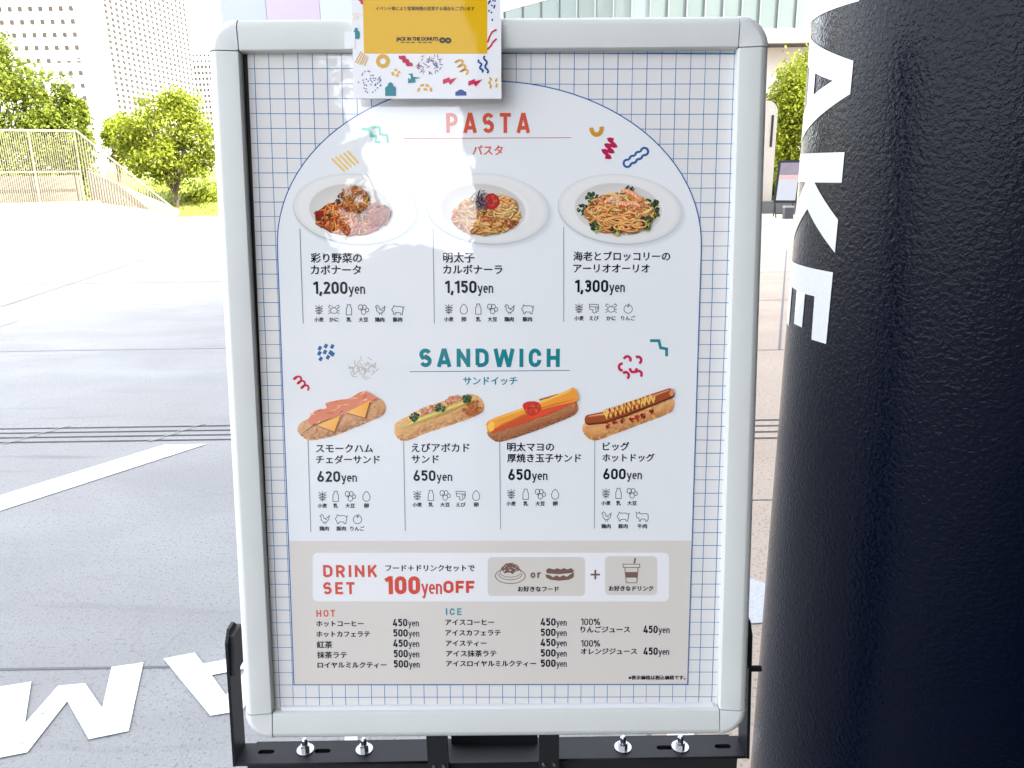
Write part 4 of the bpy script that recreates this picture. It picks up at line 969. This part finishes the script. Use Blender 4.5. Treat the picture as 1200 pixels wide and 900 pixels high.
# ---------------------------------------------------------------- pictures of the dishes
def plate(p, cx, cy, rx, ry, wx, wy, wcx, wcy):
    ROT = RAD(5)
    def ell(x0, y0, a, b, n=44): return [(x0+a*math.cos(2*math.pi*i/n)*math.cos(ROT)-b*math.sin(2*math.pi*i/n)*math.sin(ROT), y0+a*math.cos(2*math.pi*i/n)*math.sin(ROT)+b*math.sin(2*math.pi*i/n)*math.cos(ROT)) for i in range(n)]
    def ringcol(base, amp, i, n=44):    # printed shading of the porcelain in the picture
        t = 2*math.pi*i/n; s_ = .5-.5*math.cos(t-RAD(235)); return tuple(min(.9, c*(1-amp*s_)) for c in base)
    n = 44
    E = []
    for k in range(7):                      # soft cast shadow printed below the rim
        pass
    R = [(1.045, ink(211, 219, 237), 0), (1.0, ink(196, 204, 220), .10), (.985, ink(206, 212, 226), .05), (.90, ink(216, 221, 233), .03), (.72, ink(213, 218, 231), .02)]
    rings = [(ell(cx+(3.0 if s_ > 1 else 0), cy+(3.5 if s_ > 1 else 0), rx*s_, ry*s_), c, a) for s_, c, a in R]
    rings.append((ell(wcx, wcy, wx*1.03, wy*1.04), ink(220, 224, 234), .0)); rings.append((ell(wcx, wcy, wx*.97, wy*.96), ink(190, 192, 202), -.10)); rings.append((ell(wcx, wcy+1, wx*.5, wy*.5), ink(206, 206, 212), 0))
    for (a, ca, aa), (b, cb, ab) in zip(rings, rings[1:]):
        z = p.z
        for i in range(n):
            j = (i+1) % n; p.poly([a[i], a[j], b[j], b[i]], None, True, [ringcol(ca, aa, i), ringcol(ca, aa, j), ringcol(cb, ab, j), ringcol(cb, ab, i)]); p.z = z
        p.z += p.dz
    a, ca, aa = rings[-1]; p.poly(a, ca)
    p.ribbon(ell(cx, cy, rx, ry)[2:24], .9, ink(160, 168, 186), wend=.1)
def noodles(p, cx, cy, rx, ry, n, cols, dark, top, wcx, wcy, wx, wy, wd=1.9):
    """tangle of spaghetti heaped in an ellipse; each strand has a dark lower edge and a light one"""
    def inside(x, y):
        if y > wcy: return ((x-wcx)/(wx*.97))**2+((y-wcy)/(wy*.95))**2 < 1
        return True
    base = []
    for i in range(30):
        t = 2*math.pi*i/30; x, y = cx+rx*math.cos(t)*random.uniform(.93, 1.02), cy+ry*math.sin(t)*random.uniform(.93, 1.02)
        if not inside(x, y):
            k_ = 1
            while not inside(cx+(x-cx)*k_, cy+(y-cy)*k_) and k_ > .3: k_ -= .02
            x, y = cx+(x-cx)*k_, cy+(y-cy)*k_
        base.append((x, y))
    p.poly(base, dark)
    for _ in range(n):
        a, r = random.uniform(0, 6.283), math.sqrt(random.random())*.92
        x, y = cx+rx*r*math.cos(a), cy+ry*r*math.sin(a)
        hd = random.uniform(0, 6.283); cv = random.uniform(-.32, .32); pts = []
        for k_ in range(random.randint(8, 16)):
            if ((x-cx)/rx)**2+((y-cy)/ry)**2 > 1.02 or not inside(x, y): break
            pts.append((x, y)); x += 2.0*math.cos(hd); y += 1.55*math.sin(hd); hd += cv+random.uniform(-.1, .1)
        if len(pts) < 4: continue
        c = random.choice(cols); d_ = .62+.38*min(1, max(0, (cy+ry-pts[0][1])/(2*ry)+.25))
        c = tuple(v*d_*random.uniform(.82, 1.15) for v in c)
        p.ribbon([(u, v+.7) for u, v in pts], wd*1.15, tuple(v*.42 for v in c), wend=.6)
        p.ribbon(pts, wd, c, wend=.6, jit=.10)
        p.ribbon([(u-.2, v-.45) for u, v in pts], wd*.32, tuple(min(.9, v*1.45+.05) for v in c), wend=.3)
def lumps(p, cx, cy, rx, ry, n, cols, s0, s1, rot=0.0, jit=.3):
    for _ in range(n):
        a, r = random.uniform(0, 6.283), math.sqrt(random.random()); x, y = rx*r*math.cos(a), ry*r*math.sin(a)
        x, y = x*math.cos(rot)-y*math.sin(rot), x*math.sin(rot)+y*math.cos(rot)
        c = random.choice(cols); k_ = random.uniform(.75, 1.2); s_ = random.uniform(s0, s1)
        p.disc(cx+x, cy+y, s_, s_*random.uniform(.5, .95), tuple(v*k_*.6 for v in c), random.uniform(0, 3), 8, jit, cc=tuple(min(.9, v*k_*1.15) for v in c))
def broccoli(p, x, y, s_):
    p.disc(x+s_*.2, y+s_*.5, s_*.5, s_*.7, ink(150, 160, 70), .3, 9, .2, cc=ink(185, 190, 100))
    lumps(p, x, y, s_*.9, s_*.75, 26, [ink(36, 62, 34), ink(52, 84, 44), ink(26, 44, 30), ink(84, 112, 56)], s_*.16, s_*.36)
# dish 1: vegetables in tomato
random.seed(21); pr = Print(PP)
plate(pr, 416, 245, 72.5, 41.5, 49.5, 31, 411.5, 246.5)
noodles(pr, 412, 256, 45, 22, 210, [ink(206, 130, 60), ink(196, 104, 50), ink(180, 84, 44), ink(216, 150, 80), ink(168, 64, 40)], ink(110, 40, 26), 0, 411.5, 246.5, 49.5, 31)
noodles(pr, 415, 236, 19, 17, 70, [ink(190, 120, 60), ink(176, 96, 50), ink(206, 150, 84), ink(150, 84, 48)], ink(104, 50, 30), 0, 411.5, 246.5, 49.5, 31, 1.7)
lumps(pr, 412, 229, 14, 11, 60, [ink(170, 110, 60), ink(150, 84, 46), ink(196, 140, 80), ink(120, 70, 44)], 1.0, 2.4)
lumps(pr, 442, 249, 15, 9, 60, [ink(160, 66, 44), ink(186, 100, 66), ink(120, 52, 40), ink(140, 90, 70)], 1.2, 3.2)
for i in range(8): pr.ribbon([(430, 252+i*1.8), (446, 250+i*1.9+random.uniform(-1, 1)), (458-i*.6, 256+i*1.2)], 1.1, ink(110+random.randint(0, 50), 66, 52), wend=.4)
lumps(pr, 423, 252, 5, 8, 24, [ink(44, 58, 36), ink(70, 80, 44), ink(30, 30, 24)], .8, 2.0); lumps(pr, 398, 234, 4.5, 3.4, 14, [ink(60, 54, 70), ink(90, 70, 80), ink(190, 180, 180)], .9, 2.0); lumps(pr, 386, 253, 3.4, 2.6, 10, [ink(50, 44, 40), ink(80, 70, 40)], .8, 1.6)
lumps(pr, 374, 253, 4, 6, 18, [ink(150, 40, 28), ink(120, 30, 24)], 1, 2.2)
for i in range(14): x = random.uniform(390, 430); y = random.uniform(240, 268); pr.ribbon([(x, y), (x+random.uniform(-3, 3), y+5), (x+random.uniform(-5, 5), y+10)], 1.7, ink(214, 120, 60), wend=.4, jit=.1)
pr.build('dish_picture', M_ink, poster, .0008)
# dish 2: cod roe carbonara
random.seed(22); pr = Print(PP)
plate(pr, 571, 244.5, 72, 41.5, 50, 31, 566, 246.5)
noodles(pr, 570, 254, 41, 23, 230, [ink(224, 164, 96), ink(212, 146, 80), ink(230, 182, 120), ink(204, 128, 64)], ink(150, 88, 40), 0, 566, 246.5, 50, 31)
noodles(pr, 588, 243, 19, 14, 80, [ink(226, 172, 108), ink(214, 150, 86), ink(232, 188, 132)], ink(160, 100, 50), 0, 566, 246.5, 50, 31)
noodles(pr, 552, 244, 15, 12, 50, [ink(228, 178, 110), ink(210, 150, 80)], ink(150, 90, 44), 0, 566, 246.5, 50, 31)
lumps(pr, 597, 262, 9, 5, 20, [ink(170, 80, 44), ink(140, 60, 40)], .8, 1.7); lumps(pr, 572, 258, 6, 3, 12, [ink(206, 100, 70), ink(190, 80, 60)], .7, 1.6)
pr.disc(576, 236.5, 9.2, 9.6, ink(150, 30, 30), .2, 20, .05, cc=ink(208, 62, 54)); lumps(pr, 577, 235, 6, 6, 26, [ink(200, 56, 50), ink(226, 100, 90), ink(180, 40, 40)], .6, 1.5)
for _ in range(95):
    x, y = 562+random.gauss(0, 4.2), 238+random.gauss(0, 6.5); q = random.uniform(-1, 4); r = random.uniform(2, 4.6)
    pr.ribbon([(x-r*math.cos(q), y-r*math.sin(q)), (x+random.uniform(-.5, .5), y), (x+r*math.cos(q), y+r*math.sin(q))], .9, random.choice([ink(40, 32, 50), ink(28, 24, 38), ink(70, 60, 86), ink(120, 112, 136)]), wend=.4)
pr.build('dish_picture', M_ink, poster, .0008)
# dish 3: shrimp and broccoli
random.seed(23); pr = Print(PP)
plate(pr, 726, 245, 72.5, 41, 51.5, 31, 724.5, 245.5)
for x, y, s_ in ((693, 231.5, 8), (685, 246, 9), (737, 224, 7), (763, 240, 9), (765, 249, 8)): broccoli(pr, x, y, s_)
noodles(pr, 726, 250, 41, 25, 250, [ink(220, 168, 104), ink(210, 146, 82), ink(230, 190, 126), ink(200, 120, 64)], ink(130, 72, 36), 0, 724.5, 245.5, 51.5, 31)
lumps(pr, 738, 248, 15, 14, 40, [ink(200, 92, 50), ink(214, 112, 66), ink(180, 70, 40)], .9, 2.4)
def shrimp(x, y, a, L):
    p0 = [(x+L*(t-.5)*math.cos(a)-2.4*math.sin(math.pi*t)*math.sin(a)*-1, y+L*(t-.5)*math.sin(a)-2.4*math.sin(math.pi*t)) for t in [i/9 for i in range(10)]]
    pr.ribbon(p0, 5.6, ink(208, 110, 70), wend=.5); pr.ribbon([(u, v-.6) for u, v in p0], 4.0, ink(232, 160, 120), wend=.5, jit=.12)
    for u, v in p0[1:-1:2]: pr.ribbon([(u-.6, v-2), (u+.4, v+2)], .8, ink(240, 206, 186))
for a in ((717, 235, -.35, 20), (738, 229, .5, 24), (742, 241, .2, 16), (728, 241, .1, 14)): shrimp(*a)
lumps(pr, 719, 234, 9, 4, 18, [ink(240, 216, 200), ink(236, 190, 160)], .8, 1.8)
for x, y, s_ in ((697, 265, 6.5), (722, 269, 7), (756, 259, 7.5), (757, 266, 5)): broccoli(pr, x, y, s_)
for i in range(16): x = random.uniform(705, 750); y = random.uniform(250, 268); noodle = arc(x, y, random.uniform(5, 11), random.uniform(3, 6), random.uniform(0, 180), random.uniform(220, 380), 10); pr.ribbon([(u, v+.6) for u, v in noodle if v < 274], 2.0, ink(140, 78, 40), wend=.5) if sum(v < 274 for u, v in noodle) > 3 else None; pr.ribbon([q for q in noodle if q[1] < 274], 1.8, ink(226, 168, 104), wend=.5, jit=.1) if sum(v < 274 for u, v in noodle) > 3 else None
pr.build('dish_picture', M_ink, poster, .0008)
# sandwiches
def mixpoly(p, pts, colf, shrink=(1.0, .86, .66, .4)):
    """outline filled with nested rings so the print has rounded tone and crumb speckle"""
    cx = sum(a for a, b in pts)/len(pts); cy = sum(b for a, b in pts)/len(pts)
    P2 = []
    n = len(pts)
    for i in range(n):                    # smooth the outline
        a, b, c, d = [np.array(pts[(i+k) % n], float) for k in (-1, 0, 1, 2)]
        for t in (0, .25, .5, .75): P2.append(tuple(.5*((2*b)+(c-a)*t+(2*a-5*b+4*c-d)*t*t+(3*b-a-3*c+d)*t**3)))
    p.poly(P2, colf(0))
    return P2
def inpoly(x, y, P2):
    r = False; j = len(P2)-1
    for i in range(len(P2)):
        if (P2[i][1] > y) != (P2[j][1] > y) and x < (P2[j][0]-P2[i][0])*(y-P2[i][1])/(P2[j][1]-P2[i][1])+P2[i][0]: r = not r
        j = i
    return r
def bread(p, pts, base, dark, light, n=420, axis=(-.30, .95)):
    P2 = mixpoly(p, pts, lambda t: base)
    xs = [a for a, b in P2]; ys = [b for a, b in P2]
    # tone across the loaf: light crust on top, darker underneath, crumb speckle everywhere
    pr_ = [a*axis[0]*-1+b*axis[1] for a, b in P2]
    x0, x1, y0, y1 = min(xs), max(xs), min(ys), max(ys)
    def down(x, y):      # position between upper and lower outline at this x
        yy = []
        for i in range(len(P2)):
            a, b = P2[i], P2[i-1]
            if (a[0] > x) != (b[0] > x): yy.append(a[1]+(b[1]-a[1])*(x-a[0])/(b[0]-a[0]))
        return (y-min(yy))/(max(yy)-min(yy)+1e-6) if len(yy) > 1 else .5
    k_ = 0
    while k_ < n:
        x, y = random.uniform(x0, x1), random.uniform(y0, y1)
        if not inpoly(x, y, P2): continue
        t = down(x, y); k_ += 1
        c = lerp(light, base, min(1, t/.55)) if t < .55 else lerp(base, dark, (t-.55)/.45)
        c = tuple(v*random.uniform(.85, 1.14) for v in c)
        s_ = random.uniform(.7, 2.0)
        while s_ > .35 and not all(inpoly(x+s_*a_, y+s_*b_*.75, P2) for a_, b_ in ((1, 0), (-1, 0), (0, 1), (0, -1), (.7, -.7), (-.7, .7))): s_ *= .6
        if s_ < .36: continue
        p.disc(x, y, s_, s_*.6, c, -.32, 7, .3)
    return P2
def Z(ox, oy, L): return [(ox+x/5, oy+y/5) for x, y in L]
# 1 smoked ham and cheddar
random.seed(31); pr = Print(PP)
bread(pr, Z(340, 445, [(45, 300), (55, 260), (110, 225), (200, 190), (350, 140), (470, 105), (530, 110), (560, 150), (548, 200), (480, 240), (380, 280), (270, 325), (130, 355), (75, 335)]), ink(208, 164, 126), ink(156, 108, 80), ink(224, 186, 150), 700)
ham = Z(340, 445, [(108, 235), (150, 180), (215, 165), (213, 135), (300, 115), (350, 108), (430, 66), (505, 100), (498, 122), (440, 140), (350, 185), (280, 212), (200, 240), (130, 262)])
hp = mixpoly(pr, ham, lambda t: ink(206, 130, 110))
for _ in range(60):
    x, y = random.uniform(362, 440), random.uniform(458, 497)
    if inpoly(x, y, hp): q = random.uniform(-.9, .3); L = random.uniform(2, 6); pr.ribbon([(x-L*math.cos(q), y-L*math.sin(q)), (x, y+random.uniform(-1, 1)), (x+L*math.cos(q)*.6, y+L*math.sin(q)*.6)], random.uniform(1, 2.4), random.choice([ink(226, 160, 138), ink(190, 104, 88), ink(236, 182, 160), ink(176, 90, 76)]), wend=.3)
for tri in ([(160, 264), (297, 206), (262, 302)], [(333, 190), (470, 120), (440, 220)]):
    t_ = Z(340, 445, tri); pr.poly([(a+.6, b+1.2) for a, b in t_], ink(140, 90, 60)); pr.poly(t_, None, True, [ink(238, 182, 104), ink(230, 166, 84), ink(226, 158, 76)])
pr.ribbon(Z(340, 445, [(75, 312), (130, 272), (200, 240), (250, 222)]), 1.0, ink(110, 60, 46), wend=.2)
pr.build('sandwich_picture', M_ink, poster, .0008)
# 2 shrimp and avocado
random.seed(32); pr = Print(PP)
bread(pr, Z(340, 445, [(612, 290), (622, 250), (690, 212), (770, 168), (850, 140), (940, 110), (1060, 84), (1112, 104), (1136, 145), (1130, 185), (1080, 215), (960, 260), (800, 312), (690, 356), (640, 350), (616, 322)]), ink(218, 172, 122), ink(168, 114, 74), ink(232, 198, 152), 700)
lumps(pr, 553, 478, 11, 8, 60, [ink(190, 110, 64), ink(176, 92, 52), ink(204, 130, 82)], 1, 2.4, -.3)
pr.ribbon(Z(340, 445, [(640, 285), (740, 240), (860, 195), (980, 150), (1090, 112)]), 6.0, ink(176, 168, 84), wend=.2, jit=.2); pr.ribbon(Z(340, 445, [(650, 282), (740, 236), (860, 190), (980, 146), (1092, 106)]), 3.0, ink(208, 200, 120), wend=.2, jit=.2)
for x, y in ((800, 182), (955, 118)): lumps(pr, 340+x/5, 445+y/5, 9, 4.6, 26, [ink(228, 140, 110), ink(236, 176, 150), ink(210, 110, 84), ink(240, 214, 200)], 1.0, 2.6, -.4)
for x, y, s_ in ((730, 216, 6.6), (880, 164, 7), (1036, 110, 6)): lumps(pr, 340+x/5, 445+y/5, s_*.85, s_*.75, 46, [ink(44, 82, 62), ink(60, 104, 76), ink(30, 58, 46), ink(96, 130, 90)], .9, 1.9)
pr.build('sandwich_picture', M_ink, poster, .0008)
# 3 cod roe mayonnaise and thick omelette
random.seed(33); pr = Print(PP)
pr.ribbon(Z(560, 445, [(360, 118), (470, 86)]), 4, ink(150, 90, 60), wend=.5)
bread(pr, Z(560, 445, [(55, 315), (80, 290), (300, 205), (500, 130), (560, 122), (586, 150), (580, 190), (520, 228), (300, 312), (140, 362), (85, 350)]), ink(180, 122, 88), ink(126, 76, 54), ink(204, 150, 112), 800)
pr.poly(Z(560, 445, [(70, 300), (300, 175), (560, 90), (578, 130), (330, 222), (90, 312)]), ink(176, 92, 56))
pr.ribbon(Z(560, 445, [(80, 300), (200, 262), (380, 196), (565, 128)]), 6.4, ink(204, 78, 50), wend=.4, jit=.15)
egg = Z(560, 445, [(52, 275), (75, 232), (300, 150), (520, 62), (550, 45), (574, 60), (586, 96), (574, 124), (450, 152), (300, 196), (150, 254), (72, 305)])
ep = mixpoly(pr, egg, lambda t: ink(224, 150, 60))
pr.ribbon(Z(560, 445, [(80, 238), (300, 158), (520, 70), (552, 54)]), 2.6, ink(240, 184, 96), wend=.3); pr.ribbon(Z(560, 445, [(90, 290), (300, 186), (450, 142), (570, 112)]), 2.0, ink(196, 112, 44), wend=.3)
pr.poly(Z(560, 445, [(54, 272), (76, 236), (98, 250), (92, 292), (72, 302)]), ink(240, 190, 90))
mp_ = mixpoly(pr, Z(560, 445, [(264, 142), (295, 126), (352, 130), (372, 172), (332, 206), (296, 205), (268, 168)]), lambda t: ink(190, 54, 44)); lumps(pr, 624, 478, 8, 6, 40, [ink(206, 70, 56), ink(180, 44, 38), ink(226, 110, 90)], .7, 1.7)
pr.build('sandwich_picture', M_ink, poster, .0008)
# 4 big hot dog
random.seed(34); pr = Print(PP)
bread(pr, Z(560, 445, [(612, 295), (622, 255), (665, 232), (800, 195), (1000, 130), (1100, 108), (1148, 120), (1146, 165), (1100, 205), (950, 262), (780, 326), (690, 356), (640, 338)]), ink(216, 166, 114), ink(166, 110, 68), ink(232, 194, 146), 750)
SA = Z(560, 445, [(650, 228), (740, 214), (860, 172), (1000, 118), (1120, 74)])
def capsule(pts, wd, col, wend=.82): pr.ribbon(pts, wd, col, wend=wend); [pr.disc(x, y, wd/2*wend, wd/2*wend, col) for x, y in (pts[0], pts[-1])]
capsule([(a+.4, b+1.6) for a, b in SA], 13.5, ink(96, 40, 22)); capsule(SA, 12.6, ink(146, 72, 40)); pr.ribbon([(a-.6, b-2.6) for a, b in SA], 3.4, ink(190, 116, 74), wend=.3, jit=.15); pr.ribbon([(a-.6, b-3.4) for a, b in SA], 1.2, ink(226, 176, 140), wend=.3)
pr.disc(SA[-1][0]+2.8, SA[-1][1]-.2, 2.6, 4.4, ink(196, 136, 112), .2)
for x, y in ((757, 268), (848, 236), (900, 232), (965, 208), (1016, 178), (800, 250), (930, 218)): lumps(pr, 560+x/5, 445+y/5, 2.6, 2.6, 9, [ink(160, 30, 24), ink(130, 20, 20), ink(190, 56, 40)], .9, 2.0)
zz = []
for i in range(25):
    t = i/24; x, y = 738+300*t, 200-100*t; o = (34 if i % 2 else -26)*(1-.1*t); zz.append((560+(x+random.uniform(-6, 6)+o*.22)/5, 445+(y+o)/5))
P3 = []
for i in range(len(zz)-1):
    for t in (0, .34, .67): P3.append(tuple(np.array(zz[i])*(1-t)+np.array(zz[i+1])*t))
pr.ribbon([(a+.5, b+.8) for a, b in P3], 1.8, ink(120, 50, 26)); pr.ribbon(P3, 2.0, ink(238, 190, 104), jit=.08)
zz2 = [(a+3.0, b-.6) for a, b in P3[4:50]]; pr.ribbon(zz2, .9, ink(150, 30, 24))
pr.build('sandwich_picture', M_ink, poster, .0008)
# ================================================================== FLYER TAPED OVER THE TOP OF THE FRAME
FL_M = frame_matrix(OX+NN*.0165-VV*.036, PU, -PV, NN); FP = Plane(FL_M)
flyer = empty('notice_flyer'); flyer.matrix_world = FL_M
tag(flyer, 'white notice flyer with gold panel and colourful squiggles taped over the frame top', 'flyer')
pr = Print(FP)
a0, b0 = FP.q(414.5, 115.5); a1, b1 = FP.q(587.5, 115); HT = b0+.205
FC = ink(216, 222, 240)
for i in range(6):
    for j in range(8):
        z = pr.z; x0, x1 = a0+(a1-a0)*i/6, a0+(a1-a0)*(i+1)/6; y0, y1 = b0+(HT-b0)*j/8, b0+(HT-b0)*(j+1)/8
        pr.poly([(x0, y0), (x1, y0), (x1, y1), (x0, y1)], FC, False); pr.z = z
pr.build('paper', M_flyer, flyer, 0)
pr = Print(FP); gx0, gy0 = FP.q(426.5, 62.8); gx1 = FP.q(571, 62.8)[0]
GD = ink(206, 166, 14)
for j in range(6):
    z = pr.z; y0, y1 = gy0+(HT-.014-gy0)*j/6, gy0+(HT-.014-gy0)*(j+1)/6; pr.poly([(gx0, y0), (gx1, y0), (gx1, y1), (gx0, y1)], GD, False); pr.z = z
pr.build('gold_panel', M_flyer, flyer, .00015)
pr = Print(FP)
jtext(pr, 'イベント等により営業時間の変更する場合もございます', 440.5, 556, 10.2, ink(96, 80, 30), .5)
me_ = text_mesh('JACK IN THE DONUTS', .02)
jtext(pr, 'JACK IN THE DONUTS', 464.5, 513.5, 46.3, ink(40, 34, 20), .7, h=5.2, bold=0.0)
for x in (472, 478, 484, 492, 498, 504): pr.ribbon([(x-2.4, 49.8), (x+2.2, 49.8)], 1.2, ink(90, 74, 30))
for x, y in ((518.5, 47.2), (525.2, 47.5)):
    pr.ribbon(arc(x, y, 2.6, 2.2, 0, 360, 14)[:-1], 2.6, ink(40, 30, 22), closed=True)
pr.build('notice_text', M_flyer, flyer, .0003)
def fm(fn):
    p2 = Print(FP); fn(p2); p2.build('decoration', M_flyer, flyer, .0003)
def S(L): return [(400+x/6, y/6) for x, y in L]
fB = ink(32, 70, 150); fT = ink(28, 120, 140); fG = ink(200, 156, 44); fM = ink(184, 32, 76)
def f(p):
    for i in range(5): p.ribbon(S([(98+i*16, 440+i*8-(i > 2)*10), (140+i*12, 362+i*10)]), 1.5, ink(206, 170, 110))
fm(f)
fm(lambda p: p.ribbon(arc(400+292/6, 430/6, 5.9, 5.9, 0, 360, 22)[:-1], 4.4, fG, closed=True))
def cloudpoly(p, cx, cy, rx, ry, col, flat=True, bumps=5):
    for dx, dy, r in ((0, -.45, .55), (-.55, .05, .48), (.55, .05, .48), (-.5, .5, .5), (.5, .5, .5), (0, .3, .6)): p.disc(cx+dx*rx, cy+dy*ry, r*rx, min(r*ry, 6), col, n=18)
    if flat: p.poly([(cx-rx, cy+ry*.5), (cx+rx, cy+ry*.5), (cx+rx, cy+ry), (cx-rx, cy+ry)], col)
fm(lambda p: cloudpoly(p, 417.5, 39.3, 4.2, 7, fT, False)); fm(lambda p: cloudpoly(p, 457.7, 104.5, 6.4, 8, fT)); fm(lambda p: cloudpoly(p, 540, 108.5, 6.5, 3.6, fB))
fm(lambda p: coil(p, 469.5, 65.5, 481.5, 77.5, 1.3, 3, 4.4, fM)); fm(lambda p: coil(p, 536.5, 69.5, 545.5, 86, 3.8, 3, 2.2, fG, 1.6))
fm(lambda p: (coil(p, 561.5, 70, 565, 85, 1.4, 2, 2.2, fB), coil(p, 568, 65.5, 571, 86, 1.4, 2, 2.2, fB)))
def f(p):
    random.seed(5)
    for _ in range(40):
        a, r = random.uniform(0, 6.28), math.sqrt(random.random()); x, y = 433+14*r*math.cos(a), 96+13*r*math.sin(a); q = random.uniform(-1.2, .3); p.ribbon([(x-.8*math.cos(q), y-.8*math.sin(q)), (x+.8*math.cos(q), y+.8*math.sin(q))], 1.3, fB)
fm(f)
def f(p):
    random.seed(6)
    for i in range(46):
        a, r = random.uniform(0, 6.28), math.sqrt(random.random()); x, y = 505+18*r*math.cos(a), 75.5+11.5*r*math.sin(a); q = random.uniform(0, 3.1)
        if y < 64.5: continue
        p.ribbon([(x-2*math.cos(q), y-2*math.sin(q)), (x+2*math.cos(q), y+2*math.sin(q))], .75, random.choice([fB, fM, ink(60, 60, 80)]))
fm(f)
def f(p):
    for x, y in ((360, 515), (382, 492), (405, 508), (392, 530), (364, 523)): p.disc(400+x/6, y/6, 1.9, 1.7, ink(206, 166, 80), n=10)
fm(f)
fm(lambda p: p.poly(S([(465, 522), (500, 516), (505, 540), (560, 547), (520, 556), (522, 580), (468, 585), (470, 545), (486, 560), (488, 530)]), fT))
for dx, dy in ((0, 0), (178, 12)): fm(lambda p: p.poly(S([(714+dx, 560+dy), (760+dx, 543+dy), (762+dx, 560+dy), (814+dx, 545+dy), (766+dx, 598+dy), (752+dx, 578+dy), (714+dx, 592+dy)]), fM))
def f(p):
    for x, y, a in ((555, 635, 200), (572, 612, 250), (598, 612, 300), (618, 632, 350), (588, 640, 280)): p.ribbon([(400+x/6+2.2*math.cos(RAD(a+q)), y/6+2.2*math.sin(RAD(a+q))) for q in range(-60, 61, 20)], 2.6, fG)
fm(f)
def f(p):
    for x, y, a in ((1058, 550, 150), (1052, 580, 170), (1060, 612, 190), (1078, 560, 20), (1080, 600, 10)): p.ribbon([(400+x/6+2*math.cos(RAD(a+q)), y/6+2*math.sin(RAD(a+q))) for q in range(-60, 61, 20)], 2.4, fG)
fm(f)
fm(lambda p: (p.ribbon(S([(1092, 208), (1060, 225), (1040, 262), (1028, 300)]), 1.9, fM), p.ribbon(S([(1092, 272), (1066, 296), (1050, 325), (1026, 348)]), 1.9, fM)))
def f(p):
    random.seed(9)
    for _ in range(22): x, y = random.uniform(1030, 1092), random.uniform(-30, 155); q = random.uniform(.6, 2.2); p.ribbon([(400+x/6-1*math.cos(q), y/6-1.2*math.sin(q)), (400+x/6+1*math.cos(q), y/6+1.2*math.sin(q))], 1.7, fB)
fm(f)
def f(p):
    for x, y in ((85, 100), (108, 98), (95, 115), (118, 120), (132, 104), (88, 132), (112, 134)): p.disc(400+x/6, y/6, 1.0, .9, ink(222, 196, 150), n=8)
fm(f)
fm(lambda p: coil(p, 419, -6, 424, 5, 1.3, 1, 3.2, fM))
# clear tape at the flyer's left edge
M_tape = mat('clear_tape', (.60, .62, .60), .12, 0, coat=.6)
bm = BM(); xa, ya = FP.q(404, 57); box(bm, xa, xa+.012, ya, ya+.018, .0003, .00045)
obj('tape', bm, M_tape, flyer)
